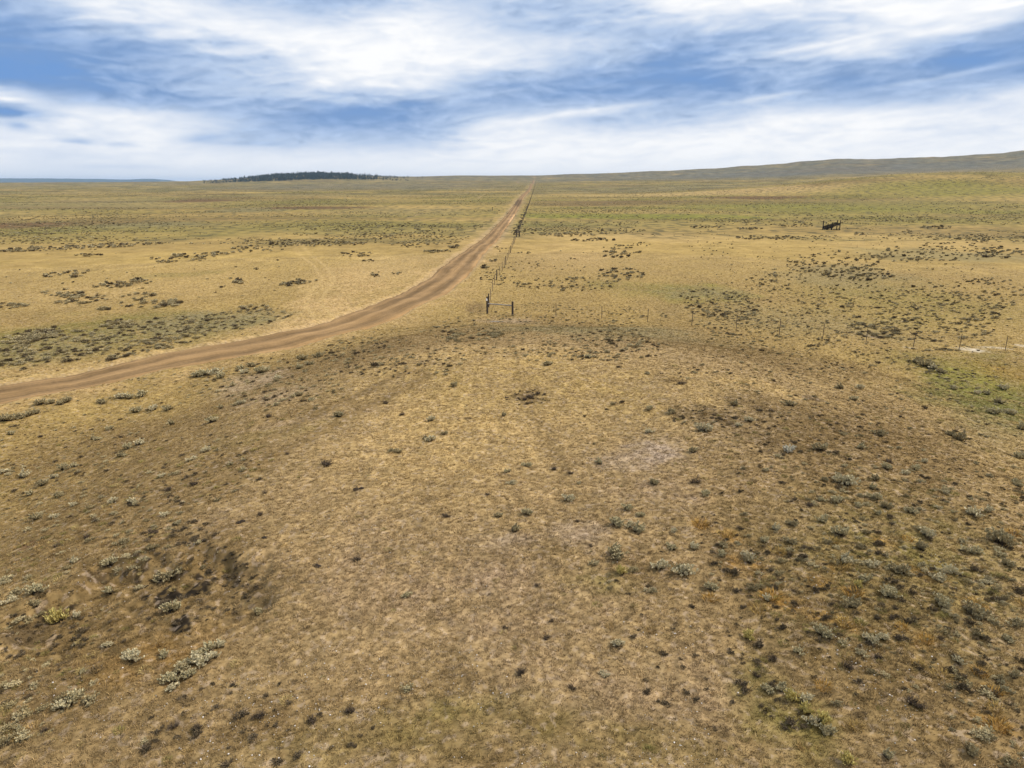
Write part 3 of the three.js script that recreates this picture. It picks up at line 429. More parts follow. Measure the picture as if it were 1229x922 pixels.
put([[1050, 370, 76], [1075, 390, 44], [1190, 405, 60], [760, 305, 54], [615, 340, 52], [525, 440, 60], [545, 455, 40], [690, 460, 48], [732, 462, 40], [435, 510, 40], [1040, 860, 50], [740, 870, 50], [1170, 470, 40], [1000, 545, 36], [570, 690, 34], [1190, 590, 40], [330, 330 , 40], [1100, 270, 36]], 809, 607, S, 40, 'right');
put([[345, 535, 40], [605, 562, 46], [850, 690, 66], [760, 390, 30], [940, 462, 30], [715, 530, 36], [290, 590, 34]], 809, 607, S, 40, 'dead', 'dead');
put([[330, 640, 44], [370, 625, 60], [400, 655, 40], [465, 675, 50], [480, 750, 50], [545, 790, 46], [520, 790, 44]], 809, 607, S, 44, 'row');
put([[420, 672, 54], [465, 720, 50], [510, 752, 62]], 809, 607, S, 44, 'rowY', 'yellow');
shrub(809 + 260 / S, 607 + 458 / S, 50 / S, 'yellow', 'small yellow topped rabbitbrush alone on the brown hillside'); shrub(809 + 620 / S, 607 + 890 / S, 60 / S, 'yellow', 'large straw yellow rabbitbrush low on the hillside below the slanting shrub row'); shrub(809 + 645 / S, 420 + 825 / S, 36 / S, 'yellow', 'small yellow green rabbitbrush between two grey sagebrushes on the hillside');
console.log('shrubs placed', shrubCount, Date.now() - T0);

// rust coloured bunch grass
const tuftGeo = (seed, n, h, w, lean) => {
  const r = rng(seed), p = [], c = [];
  for (let i = 0; i < n; i++) {
    const a = r() * 6.283, q = Math.sqrt(r()) * 0.5, bx = Math.cos(a) * q, bz = Math.sin(a) * q, a2 = a + (r() - .5) * 1.6, ln = lean * (0.3 + r()), hh = h * (0.55 + 0.6 * r()), wa = r() * 3.14, wx = Math.cos(wa) * w, wz = Math.sin(wa) * w;
    const mx = bx + Math.cos(a2) * ln * 0.35, mz = bz + Math.sin(a2) * ln * 0.35, tx = bx + Math.cos(a2) * ln, tz = bz + Math.sin(a2) * ln;
    p.push(bx - wx, -0.06, bz - wz, bx + wx, -0.06, bz + wz, mx + wx * .8, hh * .6, mz + wz * .8, bx - wx, -0.06, bz - wz, mx + wx * .8, hh * .6, mz + wz * .8, mx - wx * .8, hh * .6, mz - wz * .8, mx - wx * .8, hh * .6, mz - wz * .8, mx + wx * .8, hh * .6, mz + wz * .8, tx, hh, tz);
    const g = 0.7 + 0.55 * r(); for (let k = 0; k < 9; k++) c.push(g, g, g);
  }
  const g = new THREE.BufferGeometry(); g.setAttribute('position', new THREE.Float32BufferAttribute(p, 3)); g.setAttribute('color', new THREE.Float32BufferAttribute(c, 3)); g.computeVertexNormals(); return g;
};
const CLUMP = [51, 52, 53].map((s) => tuftGeo(s, 90, 0.42, 0.02, 0.35)), MRUST = [leafMat([.42, .245, .06]), leafMat([.40, .27, .085])];
let ci = 0; const RUSTS = [];
for (const [x, y, w] of [[525, 640, 50], [585, 215, 46], [630, 310, 54], [600, 415, 50], [345, 325, 60], [560, 125, 36], [1075, 590, 44], [940, 600, 48], [1120, 655, 50], [1130, 715, 48], [95, 70, 46], [185, 105, 48], [885, 475, 44], [1060, 345, 44], [820, 120, 34], [1225, 345, 44], [1140, 775, 60], [365, 165, 44], [800, 430, 40], [640, 780 , 40], [1190, 100, 40], [860, 560, 40], [130, 330, 44], [300, 370, 48]]) {
  const q = P(809 + x / S, 607 + y / S), sz = w / S / F * q.t * 1.15, o = new THREE.Mesh(CLUMP[ci % 3], MRUST[ci % 2]); ci++;
  o.name = numbered('bunchgrass'); o.castShadow = o.receiveShadow = true; o.position.set(q.x, hgt(q.x, q.d), -q.d); o.rotation.y = rs() * 6.28; o.scale.set(sz, sz * 0.75, sz); o.userData = { label: `${w < 44 ? 'small' : w < 50 ? 'mid sized' : 'large'} ${ci % 2 ? 'rust orange' : 'golden tan'} bunchgrass clump ${FACTS.some((k) => Math.hypot(k.x - q.x, k.d - q.d) < 0.5 + k.w) ? 'beside a shrub' : 'alone'} on the brown hillside`, category: 'grass clump', group: 'orange bunchgrass clumps' }; RUSTS.push({ x: q.x, d: q.d }); scene.add(o);
}

// tell the shrubs of a set apart by size, tone and what stands next to them
{
  const SAY = { 'sagebrush in the hollow': 'in the black spotted hollow', 'sagebrush on the slope facing the road': 'on the slope facing the road', 'sagebrush along the near verge': 'along the near road verge', 'lone shrubs on the hilltop': 'on the straw coloured hilltop', 'sagebrush on the brown hillside': 'on the brown hillside', 'sagebrush at the hillside foot': 'at the brown hillside foot', 'dark leafless shrubs on the hill': 'on the dry hill', 'dense sagebrush clump below the hollow': 'in the dense hollow clump' };
  for (const [grp, place] of Object.entries(SAY)) {
    const set = FACTS.filter((f) => f.o.userData.group === grp), ws = set.map((f) => f.w).sort((a, b) => a - b);
    for (const f of set) {
      const size = f.w <= ws[Math.floor(ws.length * 0.3)] ? 'small' : f.w >= ws[Math.floor(ws.length * 0.72)] ? 'large' : 'mid sized';
      const near = (t, m) => t.some((k) => k !== f && Math.hypot(k.x - f.x, k.d - f.d) < m), rel = near(RUSTS, 0.55 + f.w) ? 'beside orange bunchgrass' : near(FACTS.filter((k) => k.kind === 'dead'), 0.5 + f.w) ? 'beside a dark leafless shrub' : near(FACTS.filter((k) => k.kind !== 'dead'), 0.35 + f.w) ? 'beside another sagebrush' : 'standing alone';
      f.o.userData.label = f.kind === 'dead' ? `${size} dark leafless shrub ${rel} ${place}` : `${size} ${f.tone} sagebrush ${rel} ${place}`;
    }
  }
}
// ------------------------------------------------------------------ fences
const MPOST = matte([.13, .10, .075]), MWEATHER = matte([.30, .27, .235]), MOLD = matte([.065, .05, .038]), MWIRE = new THREE.MeshStandardMaterial({ color: lin([.16, .13, .11]), roughness: 0.6, metalness: 0.6 });
const tpost = mergeGeometries([new THREE.BoxGeometry(0.05, 1.75, 0.008).translate(0, 0.475, 0), new THREE.BoxGeometry(0.012, 1.75, 0.042).translate(0, 0.475, 0.023)]);
const round = (r0, r1, h, seed = 1) => { const g = new THREE.CylinderGeometry(r1, r0, h, 9, 4).translate(0, h / 2 - 0.35, 0), p = g.attributes.position; for (let i = 0; i < p.count; i++) { const k = 1 + 0.10 * noise(p.getY(i) * 3 + seed, Math.atan2(p.getZ(i), p.getX(i)) * 2); p.setX(i, p.getX(i) * k + 0.012 * noise(p.getY(i) * 1.3, seed)); p.setZ(i, p.getZ(i) * k); } g.computeVertexNormals(); return g; };
const WOODPOST = [round(0.075, 0.062, 1.75, 3), round(0.07, 0.065, 1.8, 8)];
function fence(name, label, pts, woodEvery, bareStart = false) {     // pts: ground points of the posts
  const f = new THREE.Group(), o = pts[0]; f.name = numbered(name); f.position.set(o.x, hgt(o.x, o.d), -o.d); f.userData = { label, category: 'fence' }; scene.add(f);
  const B = f.position, r = rng(pts.length), more = [];
  pts.forEach((q, i) => {
    if (bareStart && !i) return;
    const wood = i % woodEvery === 0, g = wood ? WOODPOST[i % 2] : tpost, y = hgt(q.x, q.d);
    if (i < 298) { const m = part(wood ? 'wooden_post' : 'steel_post', g, wood ? MOLD : MPOST, f); m.position.set(q.x - B.x, y - B.y, -q.d - B.z); m.rotation.set((r() - .5) * 0.09, r() * 0.5 + 0.6, (r() - .5) * 0.09); m.scale.y = 0.95 + 0.1 * r(); }
    else more.push(tpost.clone().applyMatrix4(new THREE.Matrix4().makeTranslation(q.x - B.x, y - B.y, -q.d - B.z)));
  });
  if (more.length) { const m = part('far_posts', mergeGeometries(more), MPOST, f); m.userData.kind = 'stuff'; }
  for (const h of [0.35, 0.6, 0.85, 1.1]) {
    const p = [], idx = []; pts.forEach((q, i) => { for (const [s, sag] of i < pts.length - 1 ? [[0, 0], [0.5, 0.03]] : [[0, 0]]) { const n = pts[Math.min(i + 1, pts.length - 1)], x = lerp(q.x, n.x, s) + 0.03, d = lerp(q.d, n.d, s), y = lerp(hgt(q.x, q.d), hgt(n.x, n.d), s) + h - sag; for (let k = 0; k < 3; k++) p.push(x - B.x + Math.cos(k * 2.094) * 0.0035, y - B.y + Math.sin(k * 2.094) * 0.0035, -d - B.z + Math.cos(k * 2.094) * 0.0035); } });
    const n = p.length / 9; for (let i = 0; i < n - 1; i++) for (let k = 0; k < 3; k++) { const a = i * 3 + k, b = i * 3 + (k + 1) % 3; idx.push(a, a + 3, b, b, a + 3, b + 3); }
    const g = new THREE.BufferGeometry(); g.setAttribute('position', new THREE.Float32BufferAttribute(p, 3)); g.setIndex(idx); g.computeVertexNormals(); part('wire', g, MWIRE, f);
  }
  return f;
}
const braceA = P(584.8, 376.5), braceB = P(615.2, 378.5);
{ const pts = []; for (let d = braceA.d + 4.5, k = 0; d < 2600; d += 5 + 0.5 * Math.sin(k * 1.7) + (d > 700 ? 1.2 : 0), k++) pts.push({ x: lerp(braceA.x, fenceX(d), sstep(70, 110, d)), d }); fence('wire_fence', 'barbed wire fence of thin dark posts running beside the road to the horizon', pts, 4); }
{ const px = [[667, 380], [722, 382.5], [777, 386.5], [830, 391], [883, 397], [935, 402], [987, 407], [1039, 412.5], [1096, 416.5], [1151, 419], [1206, 421.5], [1262, 424], [1320, 427]]; fence('wire_fence', 'barbed wire fence of thin steel posts crossing the foot of the hill', [braceB, ...px.map(([x, y]) => P(x, y))], 50, true); }
function beam(len, r0, r1, seed) { const g = new THREE.CylinderGeometry(r1, r0, len, 8, 5).rotateZ(-Math.PI / 2), p = g.attributes.position; for (let i = 0; i < p.count; i++) p.setY(i, p.getY(i) + 0.015 * noise(p.getX(i) * 1.5, seed)); g.computeVertexNormals(); return g; }
{
  const w = Math.hypot(braceB.x - braceA.x, braceB.d - braceA.d), turn = Math.atan2(braceB.d - braceA.d, braceB.x - braceA.x), o = thing('fence_brace', 'dark wooden corner brace with pale top rail where the two wire fences meet', 'fence brace', braceA.x, braceA.d, turn);
  const a = part('post', round(0.105, 0.095, 2.05, 5), MOLD, o), b = part('post', round(0.11, 0.10, 1.75, 9), MOLD, o); b.position.set(w, 0, 0);
  part('rail', beam(w - 0.1, 0.065, 0.055, 2), MWEATHER, o).position.set(w / 2, 1.0, 0);
  const cap = part('insulator', new THREE.CylinderGeometry(0.06, 0.075, 0.22, 8).translate(0, 1.42, 0.11), matte([.75, .74, .70]), o);
  const wire = (x0, y0, x1, y1) => { const l = Math.hypot(x1 - x0, y1 - y0), g = new THREE.CylinderGeometry(0.006, 0.006, l, 4).rotateZ(-Math.PI / 2 + Math.atan2(y1 - y0, x1 - x0)); part('wire', g, MWIRE, o).position.set((x0 + x1) / 2, (y0 + y1) / 2, 0.1); };
  wire(0, 1.0, w, 0.1); wire(0, 0.1, w, 1.0); wire(0, 1.3, w, 1.3);
  void a; void cap;
  // brace farther along the fence, standing in line with it
  const q = P(620, 284.5), o2 = thing('fence_brace', 'small dark wooden brace standing in the line of the roadside fence', 'fence brace', fenceX(q.d), q.d, Math.PI / 2 - 0.28);
  part('post', round(0.13, 0.12, 1.8, 15), MOLD, o2); part('post', round(0.13, 0.12, 1.75, 19), MOLD, o2).position.set(2.3, 0, 0); part('post', round(0.12, 0.11, 1.7, 23), MOLD, o2).position.set(1.1, 0, 0.45); part('rail', beam(2.3, 0.08, 0.07, 4), MOLD, o2).position.set(1.15, 1.05, 0); part('rail', beam(2.3, 0.07, 0.07, 6), MOLD, o2).position.set(1.15, 0.5, 0);
  const mp = P(591, 252.5), m = thing('marker_post', 'lone dark marker post beyond the left road verge', 'post', mp.x, mp.d); part('post', round(0.12, 0.11, 1.9, 29), MOLD, m); part('plate', new THREE.BoxGeometry(0.3, 0.3, 0.02).translate(0, 1.2, 0.13), MOLD, m);
  const fp = P(596, 386.5), lg = new THREE.Mesh(beam(1.25, 0.05, 0.035, 12), MWEATHER); lg.name = 'fallen_pole'; lg.position.set(fp.x, hgt(fp.x, fp.d) + 0.035, -fp.d); lg.rotation.y = 0.05; lg.castShadow = lg.receiveShadow = true; lg.userData = { label: 'short bleached pole lying on the ground in front of the corner brace', category: 'pole' }; scene.add(lg);
}
// ------------------------------------------------------------------ loading chute
{
  const q = P(997.5, 276), o = thing('loading_chute', 'dark wooden livestock loading chute with sloping ramp out on the meadow', 'loading chute', q.x, q.d, -0.5), k = q.t / F, Lr = 18.5 * k / Math.cos(0.2), Hd = 1.35;
  const wood = matte([.030, .024, .019]), box = (n, x, y, z, a, b, c, rz = 0) => { const m = part(n, new THREE.BoxGeometry(a, b, c), wood, o); m.position.set(x, y, z); m.rotation.z = rz; return m; };
  const x0 = -Lr / 2, x1 = Lr / 2, wz = 0.62, deck = 0.9, run = Lr - deck, sl = Math.atan2(Hd - 0.15, run), rl = Math.hypot(run, Hd - 0.15);
  box('ramp_floor', x0 + run / 2, 0.15 + (Hd - 0.15) / 2, 0, rl, 0.08, wz * 2, sl); box('deck', x1 - deck / 2, Hd, 0, deck, 0.08, wz * 2);
  for (const s of [-1, 1]) {
    for (const h of [0.2, 0.46, 0.72]) box('side_board', x0 + run / 2, 0.15 + (Hd - 0.15) / 2 + h, s * (wz + 0.03), rl, 0.2, 0.04, sl);
    for (const h of [-0.1, -0.32]) box('side_board', x0 + run * 0.52, 0.15 + (Hd - 0.15) * 0.52 + h, s * (wz + 0.03), rl * (h < -0.2 ? 0.5 : 0.8), 0.2, 0.04, sl);
    for (const h of [0.2, 0.5]) box('side_board', x1 - deck / 2, Hd + h, s * (wz + 0.03), deck, 0.2, 0.04);
    for (const [x, top] of [[x0 + 0.05, 2.55], [x0 + run * 0.36, 1.75], [x0 + run * 0.66, 2.1], [x1 - deck + 0.05, 2.75], [x1 - 0.06, 2.75]]) box('post', x, top / 2 - 0.2, s * (wz + 0.12), 0.14, top + 0.4, 0.14);
    box('skid', x1 - 0.8, 0.1, s * (wz + 0.12), 1.9, 0.16, 0.16);
  }
  for (let i = 0; i < 6; i++) { const t = (i + 0.5) / 6; box('cleat', x0 + run * t, 0.2 + (Hd - 0.15) * t, 0, 0.06, 0.06, wz * 1.9, sl); }
  box('crossbar', x1 - deck + 0.05, 2.55, 0, 0.1, 0.12, wz * 2 + 0.2); box('crossbar', x0 + run * 0.66, 0.35, 0, 0.3, 0.5, wz * 2);
}
// ------------------------------------------------------------------ cow pats
{
  const pats = [[379, 679], [381.5, 680.5], [287, 627.5], [291, 626], [427, 587], [434, 586.5], [318, 645.5]];
  for (const [px, py] of pats) { const q = P(px, py), g = new THREE.SphereGeometry(0.09, 12, 6).scale(1, 0.28, 0.85), p = g.attributes.position; for (let i = 0; i < p.count; i++) { const n = 1 + 0.25 * noise(p.getX(i) * 14 + px, p.getZ(i) * 14); p.setX(i, p.getX(i) * n); p.setZ(i, p.getZ(i) * n); } g.computeVertexNormals(); const m = new THREE.Mesh(g, matte([.030, .022, .016])); m.name = numbered('cow_pat'); m.castShadow = m.receiveShadow = true; m.position.set(q.x, hgt(q.x, q.d) + 0.012, -q.d); m.userData = { label: 'small dried black cow pat lying on the straw coloured hilltop', category: 'cow pat', group: 'cow pats on the hilltop' }; scene.add(m); }
}

// ------------------------------------------------------------------ uncounted cover: sagebrush of the flats, grass, pebbles
const dummy = new THREE.Object3D(), tint = new THREE.Color();
function scatter(name, label, category, geo, mat, items) {
  const m = new THREE.InstancedMesh(geo, mat, items.length); m.name = name; m.castShadow = m.receiveShadow = true; m.userData = { kind: 'stuff', label, category };
  items.forEach((q, i) => { dummy.position.set(q.x, q.y ?? hgt(q.x, q.d), -q.d); dummy.rotation.set(q.tx ?? 0, q.turn ?? 0, q.tz ?? 0); dummy.scale.set(q.w, q.h, q.w); dummy.updateMatrix(); m.setMatrixAt(i, dummy.matrix); if (q.c) m.setColorAt(i, tint.setRGB(q.c[0], q.c[1], q.c[2])); });
  scene.add(m); return m;
}
{
  const r = rng(909), near = [], far = [[], [], []];
  const tone = () => { const k = r(), g = 0.75 + 0.5 * r(); return k < 0.5 ? [.45 * g, .38 * g, .22 * g] : k < 0.75 ? [.31 * g, .25 * g, .13 * g] : [.14 * g, .105 * g, .06 * g]; };
  const spot = (px, py, w) => { const q = P(px, py); if (q.t > 2400 || Math.abs(roadDist(q.x, q.d, 6)) < 3.4) return; const it = { x: q.x, d: q.d, w, h: w * (0.75 + 0.4 * r()), turn: r() * 6.28, c: tone() }; (q.t < 85 ? near : far[Math.floor(r() * 3)]).push(it); };
  const patch = (n, cx, cy, rx, ry, w0, w1, tilt = 0) => { for (let i = 0; i < n; i++) { const a = r() * 6.283, q = Math.sqrt(r()); const dx = Math.cos(a) * q * rx; spot(cx + dx, cy + Math.sin(a) * q * ry + dx * tilt, lerp(w0, w1, r() * r())); } };
  const z3 = (x, y) => [x / 3.0725, 200 + y / 3.0725], z5 = (x, y) => [829 + x / 3.0725, 170 + y / 3.0725], z4 = (x, y) => [400 + x / 3.0725, 190 + y / 3.0725];
  const P3 = (n, x, y, rx, ry, w0 = .5, w1 = 1.1, t = 0) => patch(n, ...z3(x, y), rx / 3.0725, ry / 3.0725, w0, w1, t), P4 = (n, x, y, rx, ry, w0 = .35, w1 = .9, t = 0) => patch(n, ...z4(x, y), rx / 3.0725, ry / 3.0725, w0, w1, t), P5 = (n, x, y, rx, ry, w0 = .45, w1 = 1.05, t = 0) => patch(n, ...z5(x, y), rx / 3.0725, ry / 3.0725, w0, w1, t);
  // left meadow
  P3(46, 715, 330, 185, 10, .6, 1.3, -.06); P3(34, 960, 303, 110, 12, .6, 1.3); P3(14, 620, 352, 40, 4); P3(12, 735, 345, 30, 5); P3(16, 330, 328, 52, 5); P3(26, 240, 400, 100, 14, .6, 1.2, -.1); P3(30, 460, 432, 110, 14, .6, 1.2, -.1); P3(30, 235, 470, 85, 16); P3(30, 310, 492, 110, 14, .5, 1.1, -.1); P3(30, 560, 495, 125, 28); P3(16, 625, 508, 30, 10, .6, 1.2); P3(26, 1090, 430, 75, 9, .6, 1.2, -.12); P3(16, 40, 515, 65, 10); P3(6, 878, 428, 18, 6, .8, 1.3); P3(8, 380, 527, 26, 5); P3(30, 300, 420, 300, 120, .3, .7); P3(26, 800, 400, 300, 90, .3, .7); P3(12, 940, 520, 60, 10); P3(8, 200, 310, 160, 6);
  P3(130, 180, 665, 230, 70, .35, .85, -.1); P3(190, 560, 625, 240, 60, .3, .75, -.18); P3(150, 860, 570, 220, 38, .3, .7, -.14); P3(60, 140, 625, 90, 18, .5, 1.1, -.1); P3(40, 60, 700, 70, 60, .4, .9); P3(26, 430, 585, 70, 16, .5, 1); P3(30, 620, 650, 70, 30, .4, .9); P3(20, 440, 710, 50, 10, .4, .8);
  // by the road and brace
  P4(40, 1040, 640, 90, 40, .25, .6); P4(90, 480, 640, 130, 40, .2, .55); P4(60, 120, 720, 160, 60, .25, .6); P4(12, 450, 660, 50, 26, .3, .65); P4(140, 900, 590, 340, 50, .2, .5); P4(50, 600, 440, 70, 30, .25, .7); P4(8, 600, 655, 24, 8, .5, .9); P4(26, 470, 430, 60, 40, .2, .6); P4(110, 860, 465, 200, 26, .3, .8); P4(60, 1060, 430, 90, 24, .4, 1); P4(16, 600, 335, 40, 10, .4, .9); P4(10, 560, 405, 16, 5, .5, 1); P4(8, 590, 378, 14, 4); P4(8, 705, 350, 24, 3);
  P4(24, 90, 355, 60, 10, .5, 1.2); P4(30, 280, 320, 80, 10, .5, 1.2); P4(30, 385, 345, 50, 6, .5, 1.2); P4(10, 130, 378, 30, 4); P4(8, 60, 312, 30, 3, .6, 1.2); P4(10, 160, 430, 20, 10); P4(6, 230, 426, 16, 4); P4(14, 440, 328, 25, 6, .6, 1.2); P4(40, 870, 285, 100, 5, .6, 1.3); P4(36, 960, 303, 85, 5, .6, 1.3); P4(40, 1050, 345, 80, 24, .6, 1.3); P4(16, 1130, 320, 50, 8); P4(20, 700, 400, 70, 20, .3, .6); P4(30, 900, 380, 200, 40, .3, .7); P4(120, 1000, 700, 240, 50, .2, .5);
  // right meadow
  P5(60, 290, 355, 130, 8, .6, 1.2); P5(22, 60, 316, 70, 4, .7, 1.4); P5(22, 215, 322, 50, 4, .7, 1.4); P5(30, 390, 310, 70, 5, .6, 1.2); P5(30, 910, 318, 65, 6, .7, 1.4); P5(40, 1040, 360, 90, 14, .6, 1.2); P5(10, 615, 343, 22, 4, .7, 1.2); P5(14, 800, 332, 24, 5); P5(12, 1165, 243, 50, 3, .9, 1.6); P5(120, 520, 445, 190, 40, .4, 1, -.05); P5(150, 900, 410, 240, 34, .5, 1.1, -.05); P5(70, 1140, 410, 90, 22, .5, 1.2); P5(80, 620, 490, 140, 24, .5, 1); P5(60, 330, 510, 110, 40, .3, .8); P5(60, 70, 380, 90, 60, .3, .7); P5(160, 110, 600, 150, 60, .3, .75, .15); P5(100, 700, 580, 300, 60, .3, .7); P5(120, 880, 690, 240, 50, .3, .8); P5(70, 1100, 560, 140, 60, .3, .8); P5(90, 300, 720, 260, 60, .2, .55); P5(60, 650, 700, 120, 30, .35, .85); P5(16, 930, 770, 70, 6, .3, .6); P5(24, 870, 830, 70, 26, .25, .6, .25); P5(60, 950, 900, 200, 60, .2, .5); P5(900, 600, 600, 600, 260, .18, .55); P5(300, 250, 640, 260, 100, .18, .5); P5(260, 850, 620, 300, 90, .25, .7); P4(260, 800, 640, 420, 110, .15, .42); P4(160, 250, 720, 260, 90, .15, .42); P3(120, 1000, 790, 260, 90, .2, .5);
  // the scrub edge at 200 m and the steppe behind it
  P3(200, 300, 298, 330, 8, .6, 1.3, -.05); P3(120, 1160, 285, 190, 10, .6, 1.3); P5(160, 500, 290, 420, 14, .5, 1.2, -.03); P5(90, 1080, 245, 200, 12, .5, 1.2, -.06); P4(160, 900, 270, 260, 12, .5, 1.2); P4(160, 250, 270, 240, 30, .5, 1.2);
  // bushes blown against the roadside fence
  for (let d = 178; d < 420; d += 1.6) if (r() < 0.5) { const x = fenceX(d) - 0.4 - 1.6 * r() * r(), w = 0.35 + 0.55 * r(); far[Math.floor(r() * 3)].push({ x, d, w, h: w * .9, turn: r() * 6.28, c: [.13, .105, .07] }); }
  for (let i = 0; i < 70000; i++) {
    const d = Math.exp(lerp(Math.log(150), Math.log(2300), Math.pow(r(), 0.9))), x = (r() * 2 - 1) * d * 0.86; if (Math.abs(roadDist(x, d, 8)) < 5) continue;
    const den = fbm(x / 95 + 9, d / 60, 3) + 0.6 * fbm(x / 22, d / 14, 2); if (den < -0.12 + 0.4 * r()) continue;
    const w = 0.4 + 0.6 * r() * r() + d / 2200; far[Math.floor(r() * 3)].push({ x, d, w, h: w * 0.6, turn: r() * 6.28, c: tone() });
  }
  // small dark tufts all over the nearer ground
  for (let i = 0; i < 7500; i++) { const px = r() * PW, py = 395 + Math.pow(r(), 1.3) * 527; const q = P(px, py); if (Math.abs(roadDist(q.x, q.d, 6)) < 3.4) continue; const den = fbm(q.x / 6 + 2, q.d / 6, 2) + 0.28 - 0.62 * crown(q.x, q.d); if (den < 0.5 * r() - .05) continue; const w = 0.09 + 0.26 * Math.pow(r(), 3); near.push({ x: q.x, d: q.d, w, h: w * 0.9, turn: r() * 6.28, c: tone() }); }
  const dark = (n, cx, cy, rx, ry) => { const k = near.length; patch(n, cx, cy, rx, ry, .09, .3); for (let i = k; i < near.length; i++) { const g = 0.7 + 0.6 * r(); near[i].c = [.15 * g, .115 * g, .07 * g]; } };
  dark(60, 215, 690, 95, 60); dark(60, 70, 770, 80, 40); dark(30, 235, 640, 30, 16); dark(26, 285, 700, 26, 40); dark(40, 845, 500, 45, 12); dark(90, 950, 515, 110, 28); dark(30, 632, 477, 26, 10); dark(200, 1040, 640, 200, 140); dark(120, 470, 430, 90, 24); dark(90, 160, 560, 160, 50); dark(90, 900, 760, 160, 130); dark(40, 300, 870, 160, 50); dark(120, 960, 440, 160, 20);
  const one = (g) => g, mv = () => matte([1, 1, 1], { vertexColors: true });
  const perN = [[], [], []]; near.forEach((q, i) => perN[i % 3].push(q));
  [0, 1, 2].forEach((k) => scatter(k ? 'low_sagebrush_00' + k : 'low_sagebrush', ['low sagebrush growing thickly over the flats beside the road and fence', 'finer sagebrush scattered over the flats between road and fence', 'darker sagebrush scattered over the near flats and hill foot'][k], 'sagebrush', one(SAGEV[k].leaf), mv(), perN[k]));
  [0, 1, 2].forEach((k) => scatter(k ? 'distant_sagebrush_00' + k : 'distant_sagebrush', ['distant sagebrush dotting the steppe out towards the horizon', 'distant sagebrush in broken rows across the far meadows', 'distant sagebrush thickening on the far slopes'][k], 'sagebrush', LOWV[k].leaf, mv(), far[k]));
  console.log(Date.now() - T0, 'near', near.length, 'far', far.map((f) => f.length));
}
{
  // short dry grass, thick near the camera and thinning with distance
  const r = rng(5150), G3 = [61, 62, 63].map((s) => tuftGeo(s, 9, 0.9, 0.055, 0.75)), items = [[], [], []];
  const cell = 2.5, bins = new Map(), key = (a, b) => a * 1000 + b;
  const blobsAt = (x, d) => { const a = Math.floor(x / cell), b = Math.floor(d / cell), k = key(a, b); if (!bins.has(k)) bins.set(k, BLOBS.filter((q) => Math.abs(q.x - (a + .5) * cell) < q.reach + cell && Math.abs(q.d - (b + .5) * cell) < q.reach + cell)); return bins.get(k); };
  const half = THREE.MathUtils.degToRad(44), want = 760000;
  for (let i = 0; i < want; i++) {
    const u = r(), rad = u < 0.109 ? Math.sqrt(lerp(7.5 * 7.5, 16 * 16, u / 0.109)) : Math.pow(lerp(Math.pow(16, 0.3), Math.pow(150, 0.3), (u - 0.109) / 0.891), 1 / 0.3), az = (r() * 2 - 1) * half, x = rad * Math.sin(az), d = rad * Math.cos(az);
    const rd = rad > 34 ? roadDist(x, d, 14) : 14; if (Math.abs(rd) < 2.8) continue;
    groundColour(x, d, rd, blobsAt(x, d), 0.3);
    const cover = OUT[3] * (0.64 + 0.35 * fbm(x / 1.3 + 6, d / 1.3, 2)); if (r() > cover * sstep(150, 70, rad)) continue;
    const vv = 1 - 0.45 * sstep(30, 90, rad), g = 1.06 + (1.2 * r() * r() + .2 * r() - 0.42) * vv, st = r() * 0.12, w = (0.038 + 0.07 * Math.pow(r(), 2.2)) * (1 + rad / 150);
    items[i % 3].push({ x, d, w, h: w * (0.35 + 0.45 * r()), turn: r() * 6.28, tx: (r() - .5) * .3, tz: (r() - .5) * .3, c: [lerp(OUT[0], STRAW[0], st) * g, lerp(OUT[1], STRAW[1], st) * g, lerp(OUT[2], STRAW[2], st) * g] });
  }
  [0, 1, 2].forEach((k) => scatter(k ? 'dry_grass_00' + k : 'dry_grass', ['short dry straw coloured grass covering the hill', 'short dry grass mixed over the hill and its foot', 'short dry grass filling in between the shrubs'][k], 'grass', G3[k], matte([1, 1, 1], { vertexColors: true }), items[k]));
  console.log('grass', items.map((q) => q.length));
  // stray bigger tufts, some green, some bleached, some dead
  const big = [[], [], []], BC = [[.42, .32, .13], [.26, .22, .07], [.16, .115, .06], [.36, .24, .09]];
  for (let i = 0; i < 11000; i++) { const px = r() * PW * 1.1 - 60, py = 400 + Math.pow(r(), 1.2) * 560, q = P(px, py); if (Math.abs(roadDist(q.x, q.d, 6)) < 3.2 || fbm(q.x / 4 + 60, q.d / 4, 3) < 0.7 * r() - 0.3 || r() < 0.93 * crown(q.x, q.d)) continue; const w = 0.10 + 0.17 * r() * r(), g = 0.7 + 0.5 * r(), c = BC[Math.floor(r() * 4)]; big[i % 3].push({ x: q.x, d: q.d, w, h: w * (0.5 + 0.4 * r()), turn: r() * 6.28, c: [c[0] * g, c[1] * g, c[2] * g] }); }
  [0, 1, 2].forEach((k) => scatter(k ? 'tall_grass_00' + k : 'tall_grass', ['taller bleached grass tufts dotted over the hill', 'taller olive and brown grass tufts dotted over the hill', 'taller dry grass tufts among the pebbles of the hill'][k], 'grass', CLUMP[k], matte([1, 1, 1], { vertexColors: true }), big[k]));
  // pale pebbles
  const peb = new THREE.IcosahedronGeometry(1, 1), pp = peb.attributes.position; for (let i = 0; i < pp.count; i++) { const s = 1 + 0.3 * noise(pp.getX(i) * 1.7 + 4, pp.getY(i) * 1.7 + pp.getZ(i)); pp.setXYZ(i, pp.getX(i) * s * 1.2, pp.getY(i) * s * 0.6, pp.getZ(i) * s); } peb.computeVertexNormals();
  const stones = [];
